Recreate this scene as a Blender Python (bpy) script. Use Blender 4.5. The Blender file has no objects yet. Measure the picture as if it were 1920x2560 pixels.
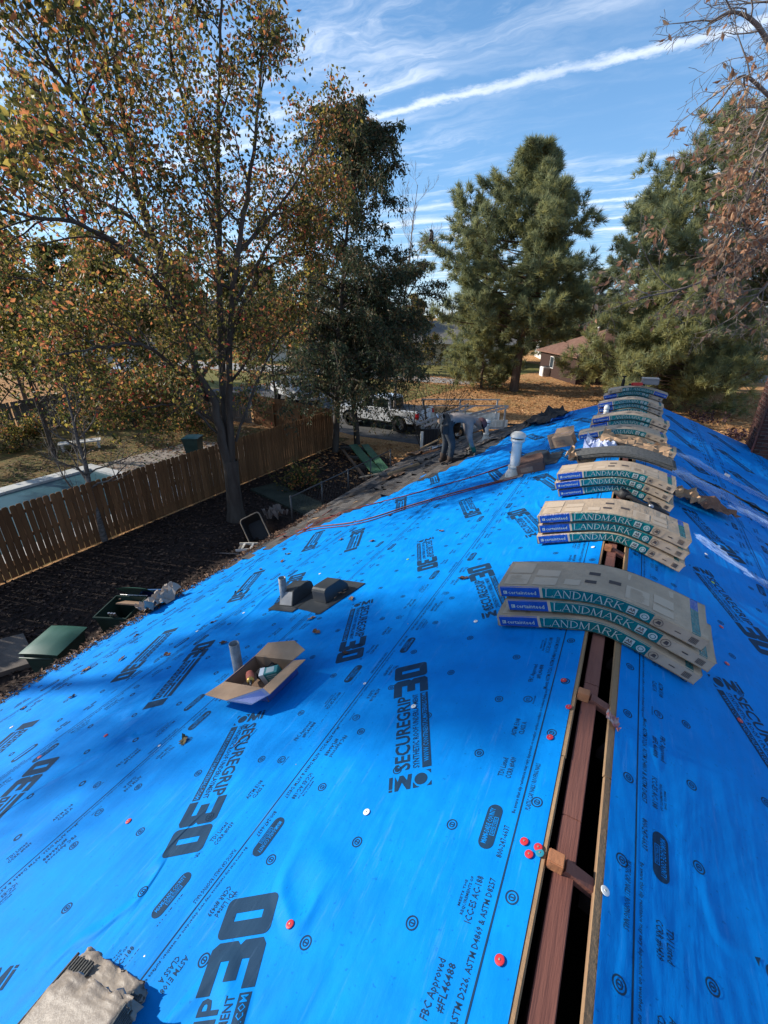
import bpy, math, random
import numpy as np
from mathutils import Vector, Matrix
random.seed(7); RNG = np.random.default_rng(7)
R = math.radians
scene = bpy.context.scene
COL = scene.collection
# ------------------------------------------------------------------ camera, world, sun, exposure
F_PX, HOR = 1096.0, 490.0
PITCH = math.atan(HOR/F_PX); YAW = math.atan(657/math.hypot(F_PX, HOR))
CAM = np.array([-0.1144, 0.0, 1.6])
cam_d = bpy.data.cameras.new('camera'); cam = bpy.data.objects.new('camera', cam_d); COL.objects.link(cam)
cam.location = CAM; cam.rotation_euler = (R(90)-PITCH, 0, YAW)
cam_d.sensor_fit = 'VERTICAL'; cam_d.sensor_height = 24; cam_d.lens = 24*F_PX/2560
cam_d.clip_start = 0.05; cam_d.clip_end = 3000
scene.camera = cam
SUN_EL, SUN_AZ = R(24.5), R(104)            # azimuth measured left of the ridge direction (+Y)
SUNV = Vector((-math.cos(SUN_EL)*math.sin(SUN_AZ), math.cos(SUN_EL)*math.cos(SUN_AZ), math.sin(SUN_EL)))
sd = bpy.data.lights.new('sun', 'SUN'); sd.energy = 4.5; sd.angle = R(0.75); sd.color = (1, .93, .82)
so = bpy.data.objects.new('sun', sd); COL.objects.link(so)
so.rotation_euler = SUNV.to_track_quat('Z', 'Y').to_euler()
scene.view_settings.view_transform = 'Standard'; scene.view_settings.look = 'None'
scene.view_settings.exposure = 0.62; scene.view_settings.gamma = 1.0; scene.view_settings.use_curve_mapping = False
world = bpy.data.worlds.new('World'); scene.world = world; world.use_nodes = True

class NT:
    """small helper to write node trees"""
    def __init__(s, tree): s.t = tree; s.n = tree.nodes; s.l = tree.links
    def node(s, typ, **kw):
        n = s.n.new(typ)
        for k, v in kw.items(): setattr(n, k, v)
        return n
    def link(s, a, b): s.l.new(a, b)
    def put(s, sock, v):
        if isinstance(v, bpy.types.NodeSocket): s.l.new(v, sock)
        else: sock.default_value = v
    def math(s, op, a, b=None, c=None, clamp=False):
        n = s.node('ShaderNodeMath', operation=op, use_clamp=clamp)
        for i, v in enumerate((a, b, c)):
            if v is not None: s.put(n.inputs[i], v)
        return n.outputs[0]
    def vmath(s, op, a, b=None, out=0):
        n = s.node('ShaderNodeVectorMath', operation=op)
        s.put(n.inputs[0], a)
        if b is not None: s.put(n.inputs[1], b)
        return n.outputs[out]
    def noise(s, vec, scale, detail=4, rough=.55, dist=0.0, out=0):
        n = s.node('ShaderNodeTexNoise')
        if vec is not None: s.link(vec, n.inputs['Vector'])
        n.inputs['Scale'].default_value = scale; n.inputs['Detail'].default_value = detail
        n.inputs['Roughness'].default_value = rough; n.inputs['Distortion'].default_value = dist
        return n.outputs[out]
    def ramp(s, fac, pts):
        n = s.node('ShaderNodeValToRGB'); e = n.color_ramp.elements
        while len(e) < len(pts): e.new(.5)
        for el, (p, c) in zip(e, pts):
            el.position = p; el.color = (*c, 1) if isinstance(c, (tuple, list)) else (c, c, c, 1)
        s.put(n.inputs[0], fac); return n.outputs[0]
    def smooth(s, v, a, b):
        n = s.node('ShaderNodeMapRange', interpolation_type='SMOOTHSTEP')
        s.put(n.inputs[0], v); n.inputs[1].default_value = a; n.inputs[2].default_value = b
        return n.outputs[0]
    def mix(s, fac, a, b):
        n = s.node('ShaderNodeMix', data_type='RGBA')
        s.put(n.inputs[0], fac)
        for i, v in ((6, a), (7, b)):
            if isinstance(v, tuple): v = (*v[:3], 1)
            s.put(n.inputs[i], v)
        return n.outputs[2]
    def mapping(s, vec, scale=(1, 1, 1), rot=(0, 0, 0), loc=(0, 0, 0)):
        n = s.node('ShaderNodeMapping'); s.link(vec, n.inputs[0])
        n.inputs['Scale'].default_value = scale; n.inputs['Rotation'].default_value = rot; n.inputs['Location'].default_value = loc
        return n.outputs[0]

def px_ray(x, y):
    f = np.array([-math.sin(YAW)*math.cos(PITCH), math.cos(YAW)*math.cos(PITCH), -math.sin(PITCH)])
    r = np.array([math.cos(YAW), math.sin(YAW), 0.]); u = np.cross(r, f)
    return (x-960)*r-(y-1280)*u+F_PX*f

def build_world():
    w = NT(world.node_tree); w.n.clear()
    out = w.node('ShaderNodeOutputWorld'); bg = w.node('ShaderNodeBackground')
    sky = w.node('ShaderNodeTexSky', sky_type='NISHITA'); sky.sun_disc = False
    sky.sun_elevation = SUN_EL; sky.sun_rotation = -SUN_AZ; sky.altitude = 100
    sky.air_density = 1.0; sky.dust_density = 0.15; sky.ozone_density = 2.5
    hs = w.node('ShaderNodeHueSaturation'); hs.inputs['Saturation'].default_value = 1.28; hs.inputs['Value'].default_value = 1.0
    w.link(sky.outputs[0], hs.inputs['Color'])
    tc = w.node('ShaderNodeTexCoord').outputs['Generated']
    sep = w.node('ShaderNodeSeparateXYZ'); w.link(tc, sep.inputs[0])
    base = w.mix(w.math('MULTIPLY', w.smooth(sep.outputs[2], .90, .0), .50), hs.outputs[0], (2.5, 4.6, 7.9))
    zc = w.math('MAXIMUM', sep.outputs[2], .02)
    cmb = w.node('ShaderNodeCombineXYZ')
    w.link(w.math('DIVIDE', sep.outputs[0], zc), cmb.inputs[0]); w.link(w.math('DIVIDE', sep.outputs[1], zc), cmb.inputs[1])
    pl = cmb.outputs[0]                                   # cloud plane at unit height
    def plane(x, y): d = px_ray(x, y); return np.array([d[0]/d[2], d[1]/d[2]])
    a, b = plane(940, 290), plane(1880, 62)
    ang = math.atan2(*(b-a)[::-1])
    # cirrus: streaks combed along the contrail's wind direction
    wv = w.noise(pl, 1.6, 4, .6, out=1)
    off = w.vmath('SCALE', w.vmath('SUBTRACT', wv, (.5, .5, .5)), None); off.node.inputs['Scale'].default_value = .45
    pw = w.vmath('ADD', pl, off)
    m1 = w.mapping(pw, (.55, 1.9, 1), (0, 0, -ang+.25))
    st = w.noise(m1, 1.5, 8, .62, .35)
    big = w.noise(w.mapping(pl, (1, 1, 1), (0, 0, 0), (3.1, .4, 0)), .42, 3, .5)
    c1 = w.math('MULTIPLY', w.smooth(st, .42, .80), w.smooth(big, .31, .60))
    fine = w.noise(w.mapping(pw, (1.2, 2.6, 1), (0, 0, -ang-.5)), 3.2, 8, .65, .5)
    c2 = w.math('MULTIPLY', w.smooth(fine, .50, .90), w.smooth(big, .30, .62))
    cl = w.math('ADD', w.math('MULTIPLY', c1, 1.0), w.math('MULTIPLY', c2, .6))
    # contrail(s): soft bands along straight lines in the cloud plane
    def trail(p, q, w0, amp):
        d = (q-p)/np.linalg.norm(q-p); nrm = np.array([-d[1], d[0]])
        al = w.vmath('DOT_PRODUCT', w.vmath('SUBTRACT', pl, (p[0], p[1], 0)), (d[0], d[1], 0), out=1)
        ac = w.vmath('DOT_PRODUCT', w.vmath('SUBTRACT', pl, (p[0], p[1], 0)), (nrm[0], nrm[1], 0), out=1)
        wob = w.noise(pl, 2.2, 6, .68); wob2 = w.noise(pl, 7, 5, .7)
        ac = w.math('ADD', ac, w.math('MULTIPLY', w.math('SUBTRACT', wob, .5), w0*3.2))
        ac = w.math('ADD', ac, w.math('MULTIPLY', w.math('SUBTRACT', wob2, .5), w0*2.6))
        t = w.math('DIVIDE', w.math('ABSOLUTE', ac), w0)
        band = w.smooth(t, 1.35, .0)
        dens = w.smooth(w.noise(pl, 1.3, 4, .6), .25, .62)
        return w.math('MULTIPLY', w.math('MULTIPLY', band, amp), w.math('ADD', w.math('MULTIPLY', dens, .7), .3))
    tr = trail(a, b, .062, .60)
    tr2 = trail(plane(1005, 562), plane(1150, 545), .10, .55)
    cl = w.math('MAXIMUM', cl, tr); cl = w.math('MAXIMUM', cl, tr2)
    cl = w.math('MULTIPLY', cl, w.smooth(sep.outputs[2], .0, .10), clamp=True)
    # veil of thin cloud lit up round the sun
    sdot = w.vmath('DOT_PRODUCT', tc, tuple(SUNV), out=1)
    veil = w.math('POWER', w.math('MAXIMUM', sdot, 0.0), 7.0)
    cl = w.math('ADD', cl, w.math('MULTIPLY', veil, .12), clamp=True)
    col = w.mix(cl, base, (8.6, 8.9, 9.4))
    w.link(col, bg.inputs[0]); bg.inputs[1].default_value = .105
    w.link(bg.outputs[0], out.inputs[0])
build_world()

# ------------------------------------------------------------------ materials
MATS = {}
def mat(name, col, rough=.7, spec=.3, metal=0., var=None, vscale=8., vstretch=(1, 1, 1), bump=0., bscale=40., bstretch=(1, 1, 1),
        objvar=0., trans=0., coat=0., world_co=False, alpha=1.):
    if name in MATS: return MATS[name]
    m = bpy.data.materials.new(name); m.use_nodes = True; t = NT(m.node_tree)
    p = m.node_tree.nodes['Principled BSDF']; out = m.node_tree.nodes['Material Output']
    if world_co: co = t.node('ShaderNodeNewGeometry').outputs['Position']
    else: co = t.node('ShaderNodeTexCoord').outputs['Object']
    c = (*col, 1)
    if var is not None:
        c = t.mix(t.smooth(t.noise(t.mapping(co, vstretch), vscale, 5, .6), .3, .7), col, var)
    if objvar:
        oi = t.node('ShaderNodeObjectInfo').outputs['Random']
        h = t.node('ShaderNodeHueSaturation'); t.put(h.inputs['Color'], c)
        t.put(h.inputs['Value'], t.math('ADD', t.math('MULTIPLY', oi, 2*objvar), 1-objvar)); c = h.outputs[0]
    t.put(p.inputs['Base Color'], c)
    p.inputs['Roughness'].default_value = rough; p.inputs['Specular IOR Level'].default_value = spec; p.inputs['Metallic'].default_value = metal
    p.inputs['Coat Weight'].default_value = coat; p.inputs['Coat Roughness'].default_value = .12
    if alpha < 1: p.inputs['Alpha'].default_value = alpha
    if bump:
        b = t.node('ShaderNodeBump'); b.inputs['Strength'].default_value = bump; b.inputs['Distance'].default_value = .02
        t.link(t.noise(t.mapping(co, bstretch), bscale, 5, .6), b.inputs['Height']); t.link(b.outputs[0], p.inputs['Normal'])
    if trans:
        tr = t.node('ShaderNodeBsdfTranslucent'); t.put(tr.inputs[0], c)
        mx = t.node('ShaderNodeMixShader'); mx.inputs[0].default_value = trans
        t.link(p.outputs[0], mx.inputs[1]); t.link(tr.outputs[0], mx.inputs[2]); t.link(mx.outputs[0], out.inputs[0])
    MATS[name] = m
    return m

def felt_mat(name, col, var, rough):
    """spun synthetic underlayment: fine fibre grain, long soft wrinkles, dusty scuffs"""
    m = bpy.data.materials.new(name); m.use_nodes = True; t = NT(m.node_tree); p = m.node_tree.nodes['Principled BSDF']
    co = t.node('ShaderNodeNewGeometry').outputs['Position']
    wr = t.noise(t.mapping(co, (1.0, .45, 1), (0, 0, .5)), 1.6, 4, .5, .6)
    wr2 = t.noise(t.mapping(co, (4, .7, 1), (0, 0, -.25)), 2.0, 3, .5, .3)
    fib = t.noise(t.mapping(co, (1, .35, 1)), 160, 3, .6)
    blot = t.noise(co, 5.0, 6, .65)
    sc = t.noise(t.mapping(co, (16, 1.6, 10), (0, 0, .35)), 2.2, 6, .7)
    c = t.mix(t.smooth(blot, .3, .75), col, var)
    dusty = tuple(min(1, .55*v+.42*w) for v, w in zip(var, (.25, .45, .75)))
    c = t.mix(t.math('MULTIPLY', t.smooth(sc, .56, .80), .42), c, dusty)
    speck = t.smooth(t.noise(co, 60, 3, .6), .64, .72)
    c = t.mix(t.math('MULTIPLY', speck, .5), c, tuple(.5*v for v in col))
    t.link(c, p.inputs['Base Color'])
    rr = t.math('ADD', rough, t.math('MULTIPLY', t.math('SUBTRACT', blot, .5), .25)); t.link(rr, p.inputs['Roughness'])
    p.inputs['Specular IOR Level'].default_value = .08
    h = t.math('ADD', t.math('MULTIPLY', wr, .9), t.math('ADD', t.math('MULTIPLY', wr2, .25), t.math('MULTIPLY', fib, .012)))
    rid = t.noise(t.mapping(co, (1.5, .5, 1.2), (0, 0, .9)), 1.3, 2, .4, .8); msk = t.smooth(t.noise(co, .9, 2, .5), .45, .65)
    crs = t.math('MULTIPLY', t.smooth(t.math('ABSOLUTE', t.math('SUBTRACT', rid, .5)), .035, .0), msk)
    h = t.math('ADD', h, t.math('MULTIPLY', crs, .25))
    b = t.node('ShaderNodeBump'); b.inputs['Strength'].default_value = .6; b.inputs['Distance'].default_value = .075
    t.link(h, b.inputs['Height']); t.link(b.outputs[0], p.inputs['Normal'])
    MATS[name] = m
    return m
FELT = felt_mat('blue_underlayment', (.0005, .20, .61), (.001, .25, .73), .62)
INK = felt_mat('dark_print', (.012, .040, .085), (.016, .05, .10), .65)

# ------------------------------------------------------------------ object helpers
def tag(o, label=None, cat=None, group=None, kind=None):
    if label: o['label'] = label
    if cat: o['category'] = cat
    if group: o['group'] = group
    if kind: o['kind'] = kind
    return o
def empty(name, loc=(0, 0, 0), rot=None, label=None, cat=None, group=None, mtx=None):
    o = bpy.data.objects.new(name, None); COL.objects.link(o); o.empty_display_size = .1
    if mtx is not None: o.matrix_world = mtx
    else:
        o.location = loc
        if rot is not None: o.rotation_euler = rot if hasattr(rot, '__len__') else (0, 0, rot)
    return tag(o, label, cat, group)
def link_mesh(name, me, parent=None):
    o = bpy.data.objects.new(name, me); COL.objects.link(o)
    if parent is not None: o.parent = parent
    return o
def copy_tree(o, parent=None):
    c = o.copy(); COL.objects.link(c)
    if parent is not None: c.parent = parent
    for ch in list(o.children): copy_tree(ch, c)
    return c
def np_mesh(name, V, F, mats, mi=None, parent=None, smooth=False, kind=None):
    """V (n,3), F (m,k) uniform polygons"""
    V = np.asarray(V, np.float32); F = np.asarray(F, np.int32); m, k = F.shape
    me = bpy.data.meshes.new(name)
    me.vertices.add(len(V)); me.vertices.foreach_set('co', V.ravel())
    me.loops.add(m*k); me.loops.foreach_set('vertex_index', F.ravel())
    me.polygons.add(m); me.polygons.foreach_set('loop_start', np.arange(m, dtype=np.int32)*k)
    me.polygons.foreach_set('loop_total', np.full(m, k, np.int32))
    for x in (mats if isinstance(mats, (list, tuple)) else [mats]): me.materials.append(x)
    if mi is not None: me.polygons.foreach_set('material_index', np.asarray(mi, np.int32))
    me.polygons.foreach_set('use_smooth', np.full(m, smooth, bool))
    me.update(calc_edges=True); me.validate()
    o = link_mesh(name, me, parent)
    if kind: o['kind'] = kind
    return o

class MB:
    """mesh builder: any polygons, material index per face"""
    def __init__(s): s.v = []; s.f = []; s.m = []
    def add(s, vs, fs, mi=0):
        b = len(s.v); s.v += [tuple(v) for v in vs]
        for f in fs: s.f.append(tuple(b+i for i in f)); s.m.append(mi)
        return s
    def hexa(s, p, mi=0):      # 8 corners: bottom 4 ccw, top 4 ccw
        return s.add(p, [(3, 2, 1, 0), (4, 5, 6, 7), (0, 1, 5, 4), (1, 2, 6, 5), (2, 3, 7, 6), (3, 0, 4, 7)], mi)
    def box(s, x0, x1, y0, y1, z0, z1, mi=0):
        return s.hexa([(x0, y0, z0), (x1, y0, z0), (x1, y1, z0), (x0, y1, z0), (x0, y0, z1), (x1, y0, z1), (x1, y1, z1), (x0, y1, z1)], mi)
    def bar(s, a, b, w, h, mi=0, up=(0, 0, 1)):
        a, b = Vector(a), Vector(b); d = (b-a).normalized(); u = Vector(up)
        sd_ = d.cross(u)
        if sd_.length < 1e-4: sd_ = d.cross(Vector((1, 0, 0)))
        sd_.normalize(); u = sd_.cross(d).normalized(); x = sd_*w/2; y = u*h/2
        return s.hexa([a-x-y, a+x-y, b+x-y, b-x-y, a-x+y, a+x+y, b+x+y, b-x+y], mi)
    def tube(s, pts, rad, n=8, mi=0, cap=True):
        pts = [Vector(p) for p in pts]
        if not hasattr(rad, '__len__'): rad = [rad]*len(pts)
        b = len(s.v); prev = None
        for i, p in enumerate(pts):
            d = (pts[min(i+1, len(pts)-1)]-pts[max(i-1, 0)]).normalized()
            if prev is None:
                prev = d.orthogonal().normalized()
            prev = (prev-d*prev.dot(d)).normalized(); q = d.cross(prev)
            for k in range(n):
                a = 2*math.pi*k/n; s.v.append(tuple(p+rad[i]*(math.cos(a)*prev+math.sin(a)*q)))
        for i in range(len(pts)-1):
            for k in range(n):
                s.f.append((b+i*n+k, b+i*n+(k+1) % n, b+(i+1)*n+(k+1) % n, b+(i+1)*n+k)); s.m.append(mi)
        if cap:
            s.f.append(tuple(b+k for k in reversed(range(n)))); s.m.append(mi)
            s.f.append(tuple(b+(len(pts)-1)*n+k for k in range(n))); s.m.append(mi)
        return s
    def lathe(s, prof, n=20, mi=0, c=(0, 0, 0)):
        b = len(s.v)
        for r, z in prof:
            for k in range(n):
                a = 2*math.pi*k/n; s.v.append((c[0]+r*math.cos(a), c[1]+r*math.sin(a), c[2]+z))
        for i in range(len(prof)-1):
            for k in range(n):
                s.f.append((b+i*n+k, b+i*n+(k+1) % n, b+(i+1)*n+(k+1) % n, b+(i+1)*n+k)); s.m.append(mi)
        return s
    def prism(s, poly, axis, a0, a1, mi=0):
        """poly of 2D points extruded along an axis (x: (y,z), y: (x,z), z: (x,y))"""
        n = len(poly)
        def P(q, t): return {'x': (t, q[0], q[1]), 'y': (q[0], t, q[1]), 'z': (q[0], q[1], t)}[axis]
        vs = [P(q, a0) for q in poly]+[P(q, a1) for q in poly]
        fs = [tuple(reversed(range(n))), tuple(range(n, 2*n))]+[(i, (i+1) % n, n+(i+1) % n, n+i) for i in range(n)]
        return s.add(vs, fs, mi)
    def build(s, name, mats, parent=None, smooth=False, bevel=0., kind=None):
        me = bpy.data.meshes.new(name); me.from_pydata(s.v, [], s.f)
        for x in (mats if isinstance(mats, (list, tuple)) else [mats]): me.materials.append(x)
        me.polygons.foreach_set('material_index', np.array(s.m, np.int32))
        if smooth: me.polygons.foreach_set('use_smooth', np.ones(len(s.f), bool))
        import bmesh
        bm = bmesh.new(); bm.from_mesh(me); bmesh.ops.recalc_face_normals(bm, faces=bm.faces)
        if bevel: bmesh.ops.bevel(bm, geom=[e for e in bm.edges if len(e.link_faces) == 2 and e.calc_face_angle(0) > .6], offset=bevel, segments=2, affect='EDGES', clamp_overlap=True)
        bm.to_mesh(me); bm.free(); me.update()
        o = link_mesh(name, me, parent)
        if kind: o['kind'] = kind
        return o

# ------------------------------------------------------------------ the frame of the place
SL = R(20.5); CS, SN = math.cos(SL), math.sin(SL); G = -4.45
Y0, Y1, UE = -6.0, 11.3, 5.37
def roof_pt(side, u, y, w=0.):
    """point on a roof plane: u metres down from the ridge, w above it"""
    return np.array([side*(u*CS+w*SN), y, -u*SN+w*CS])
def roof_mtx(side, u, y, w=0., rz=0.):
    ex = Vector((CS, 0, -side*SN)); ez = Vector((side*SN, 0, CS)); ey = Vector((0, 1, 0))
    M = Matrix((ex, ey, ez)).transposed().to_4x4(); M.translation = Vector(roof_pt(side, u, y, w))
    return M @ Matrix.Rotation(rz, 4, 'Z')
def on_roof(px, py, side=-1, w=0.):
    d = px_ray(px, py); nrm = np.array([side*SN, 0, CS]); t = (w-CAM@nrm)/(d@nrm); p = CAM+t*d
    q = p-w*nrm; return abs(q[0])/CS, q[1]
def on_ground(px, py): d = px_ray(px, py); t = (G-CAM[2])/d[2]; return CAM+t*d
def at_dist(px, py, D): d = px_ray(px, py); return CAM+d*(D/math.hypot(d[0], d[1]))
# ------------------------------------------------------------------ ground, paving, water
def ground_mat():
    m = bpy.data.materials.new('dry_lawn'); m.use_nodes = True; t = NT(m.node_tree); p = m.node_tree.nodes['Principled BSDF']
    co = t.node('ShaderNodeNewGeometry').outputs['Position']
    n1 = t.noise(co, .16, 5, .6); n2 = t.noise(co, 1.3, 6, .65); n3 = t.noise(t.mapping(co, (1, 1, 1)), 14, 5, .7); n4 = t.noise(co, 60, 3, .6)
    straw = t.mix(t.smooth(n2, .3, .7), (.50, .25, .10), (.64, .37, .17))
    straw = t.mix(t.smooth(n3, .42, .68), straw, (.20, .10, .048))
    grass = t.mix(t.smooth(n3, .3, .7), (.20, .17, .06), (.12, .125, .04))
    c = t.mix(t.smooth(t.math('ADD', n1, t.math('MULTIPLY', t.math('SUBTRACT', n2, .5), .35)), .56, .72), straw, grass)
    c = t.mix(t.math('MULTIPLY', t.smooth(n4, .5, .8), .5), c, (.50, .30, .15))
    t.link(c, p.inputs['Base Color']); p.inputs['Roughness'].default_value = .95; p.inputs['Specular IOR Level'].default_value = .1
    b = t.node('ShaderNodeBump'); b.inputs['Strength'].default_value = .9; b.inputs['Distance'].default_value = .12
    t.link(t.math('ADD', n3, t.math('MULTIPLY', n2, 1.5)), b.inputs['Height']); t.link(b.outputs[0], p.inputs['Normal'])
    return m
def sheet(name, poly, z, m, kind='structure'):
    o = MB().add([(x, y, z) for x, y in poly], [tuple(range(len(poly)))]).build(name, m); tag(o, kind=kind); return o
GM = ground_mat()
sheet('ground', [(-900, -700), (900, -700), (900, 1500), (-900, 1500)], G, GM)
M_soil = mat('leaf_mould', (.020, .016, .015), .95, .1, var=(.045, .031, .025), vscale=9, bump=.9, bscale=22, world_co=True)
M_asph = mat('asphalt', (.075, .075, .078), .9, .2, var=(.11, .108, .105), vscale=2.5, bump=.2, bscale=80, world_co=True)
M_conc = mat('concrete', (.40, .38, .35), .85, .2, var=(.30, .285, .26), vscale=1.4, bump=.15, bscale=30, world_co=True)
M_oldconc = mat('weathered_concrete', (.16, .155, .14), .9, .2, var=(.10, .10, .09), vscale=2, bump=.25, bscale=20, world_co=True)
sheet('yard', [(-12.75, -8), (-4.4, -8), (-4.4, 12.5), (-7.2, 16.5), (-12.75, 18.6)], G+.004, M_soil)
sheet('neighbour_yard', [(-31, -10), (-12.86, -10), (-12.86, 19.5), (-31, 17.6)], G+.004, mat('patchy_grass', (.10, .10, .035), .95, .1, var=(.20, .12, .05), vscale=2.5, bump=.8, bscale=16, world_co=True))
sheet('driveway', [(-13.2, 20.2), (-8.6, 20.2), (-9.2, 25.5), (-15.5, 30.0), (-31, 34), (-34, 26), (-22, 22.8)], G+.008, M_asph)
sheet('street', [(-90, 36), (-30, 41.5), (-14, 42), (-13.2, 44.5), (-30, 48), (-90, 44)], G+.012, M_conc)
sheet('side_street', [(7.4, 58.5), (60, 47), (60, 54), (11.5, 71), (9.0, 66)], G+.012, mat('pale_asphalt', (.20, .20, .20), .9, .2, var=(.15, .15, .15), vscale=1, world_co=True))
kb = MB()
for a, b in (((7.3, 58.4), (60, 46.8)), ((11.7, 71.2), (60, 54.2))): kb.bar((*a, G+.06), (*b, G+.06), .16, .13)
tag(kb.build('kerb', M_conc), kind='structure')
sheet('meadow', [(-200, 20.2), (-34.5, 25.5), (-31.5, 34.4), (-15.3, 30.4), (-13.5, 41), (-30, 40.5), (-90, 35), (-200, 30)], G+.006, mat('green_yellow_grass', (.13, .135, .04), .95, .1, var=(.22, .18, .065), vscale=1.2, bump=.8, bscale=9, world_co=True))
sheet('far_meadow', [(-300, 44), (-90, 45), (-30, 49), (-13, 45.5), (-9, 62), (-40, 100), (-300, 100)], G+.006, MATS['green_yellow_grass'])
# pool of the neighbour with its coping
M_water = mat('pool_water', (.030, .085, .105), .30, .35, bump=.06, bscale=4, world_co=True)
POOL = [(-19.6, -4), (-14.2, -4), (-14.2, 9.6), (-19.6, 9.6)]
sheet('pool_water', POOL, G+.05, M_water)
M_cop = mat('pale_coping', (.55, .55, .53), .8, .3, var=(.42, .43, .42), vscale=3, bump=.15, bscale=25)
pool = empty('pool', (-17, 3, G), label='pale concrete coping round the teal pool behind the picket fence', cat='pool')
for nm, (x0, x1, y0, y1) in {'a': (-20.25, -19.6, -4, 10.0), 'b': (-19.6, -14.2, 9.6, 10.0), 'c': (-14.2, -13.55, -4, 10.0)}.items():
    L = y1-y0 if (y1-y0) > (x1-x0) else x1-x0; n = max(1, round(L/1.2))
    for i in range(n):
        if (y1-y0) > (x1-x0): q = (x0, x1, y0+(y1-y0)*i/n+.006, y0+(y1-y0)*(i+1)/n-.006)
        else: q = (x0+(x1-x0)*i/n+.006, x0+(x1-x0)*(i+1)/n-.006, y0, y1)
        MB().box(q[0]+17, q[1]+17, q[2]-3, q[3]-3, .0, .14+random.uniform(-.004, .004)).build('coping_slab', M_cop, pool, bevel=.01)
sheet('patio', [(-20.25, 10.0), (-13.3, 10.0), (-13.3, 16.5), (-19.8, 15.2)], G+.02, mat('patio_concrete', (.30, .255, .215), .9, .2, var=(.22, .19, .16), vscale=1.5, world_co=True))

# fallen leaves on the shaded yard
def leaf_quads(P, size, aspect=.6, flat=False, hang=.0, rng=RNG, curl=.25):
    n = len(P)
    if flat:
        a = rng.uniform(0, 2*np.pi, n); t = np.stack([np.cos(a), np.sin(a), rng.normal(0, .25, n)], 1)
        nn = np.stack([rng.normal(0, .35, n), rng.normal(0, .35, n), np.ones(n)], 1)
    else:
        t = rng.normal(0, 1, (n, 3)); t[:, 2] -= hang; nn = rng.normal(0, 1, (n, 3))
    t /= np.linalg.norm(t, axis=1)[:, None]; b = np.cross(nn, t); b /= np.linalg.norm(b, axis=1)[:, None]; nn = np.cross(t, b)
    s = (size*rng.uniform(.65, 1.25, n))[:, None]
    V = np.stack([P, P+t*s*.45+b*s*aspect*.5+nn*s*curl*.4, P+t*s, P+t*s*.45-b*s*aspect*.5+nn*s*curl*.4], 1)
    F = np.arange(n*4).reshape(n, 4)
    return V.reshape(-1, 3), F
LEAF_BROWN = [mat('dead_leaf_brown', (.16, .085, .05), .8, .25), mat('dead_leaf_tan', (.27, .16, .095), .8, .25), mat('dead_leaf_dark', (.06, .035, .028), .8, .25)]
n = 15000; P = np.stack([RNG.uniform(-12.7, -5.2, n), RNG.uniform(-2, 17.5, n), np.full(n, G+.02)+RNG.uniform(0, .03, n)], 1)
V, F = leaf_quads(P, .11, flat=True); np_mesh('leaf_litter', V, F, [mat('litter_brown_shaded', (.055, .035, .027), .85, .2), mat('litter_tan_shaded', (.11, .07, .048), .85, .2), mat('litter_dark_shaded', (.032, .022, .02), .85, .2)], RNG.choice(3, n, p=[.4, .15, .45]), kind='stuff')  # leaf colours darkened here to carry the yard's shade
n = 9000; P = np.stack([RNG.uniform(-24, -13, n), RNG.uniform(3, 18, n), np.full(n, G+.02)+RNG.uniform(0, .05, n)], 1)
P = P[~((P[:, 0] > -20.4) & (P[:, 1] < 10.1))]; n = len(P)
V, F = leaf_quads(P, .12, flat=True); np_mesh('leaf_cover', V, F, LEAF_BROWN+[mat('grass_green', (.07, .11, .03), .8, .2)], RNG.choice(4, n, p=[.3, .3, .1, .3]), kind='stuff')
# pine straw and leaves lying loose on the lawn in front of the pines
n = 26000; P = np.stack([RNG.uniform(-22, 12, n), RNG.uniform(13, 48, n), np.full(n, G+.02)+RNG.uniform(0, .04, n)], 1)
P = P[~((P[:, 0] < -8.6) & (P[:, 1] < 31) & (P[:, 1] > 19.5))]; n = len(P)
V, F = leaf_quads(P, .20, .45, flat=True); np_mesh('pine_straw', V, F, [mat('straw_orange', (.42, .21, .085), .9, .1), mat('straw_brown', (.22, .105, .05), .9, .1), mat('straw_pale', (.50, .31, .16), .9, .1)], RNG.choice(3, n, p=[.45, .35, .2]), kind='stuff')

# ------------------------------------------------------------------ flat print: letters and shapes as thin polygons
def _fill(cu):
    o = bpy.data.objects.new('tmp', cu); COL.objects.link(o)
    me = o.to_mesh(); me.calc_loop_triangles()
    V = np.array([v.co[:2] for v in me.vertices], float).reshape(-1, 2); F = np.array([t.vertices[:] for t in me.loop_triangles], int).reshape(-1, 3)
    o.to_mesh_clear(); bpy.data.objects.remove(o); bpy.data.curves.remove(cu)
    return V, F
def text2d(s, x0, x1, y0, y1, bold=0., shear=0., res=1):
    cu = bpy.data.curves.new('tmp', 'FONT'); cu.body = s; cu.resolution_u = res; cu.offset = bold; cu.shear = shear; cu.fill_mode = 'FRONT'
    V, F = _fill(cu)
    lo, hi = V.min(0), V.max(0); ylo = 0.0 if lo[1] > -.1 else lo[1]
    if lo[1] < -.1: y0 = y0-(y1-y0)*.28
    V = (V-[lo[0], ylo])/[hi[0]-lo[0], hi[1]-ylo]*[x1-x0, y1-y0]+[x0, y0]
    return V, F
def shape2d(loops):
    cu = bpy.data.curves.new('tmp', 'CURVE'); cu.dimensions = '2D'; cu.fill_mode = 'BOTH'
    for lp in loops:
        sp = cu.splines.new('POLY'); sp.points.add(len(lp)-1); sp.use_cyclic_u = True
        for p, q in zip(sp.points, lp): p.co = (q[0], q[1], 0, 1)
    return _fill(cu)
def circ(cx, cy, r, n=18): return [(cx+r*math.cos(2*math.pi*k/n), cy+r*math.sin(2*math.pi*k/n)) for k in range(n)]
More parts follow.
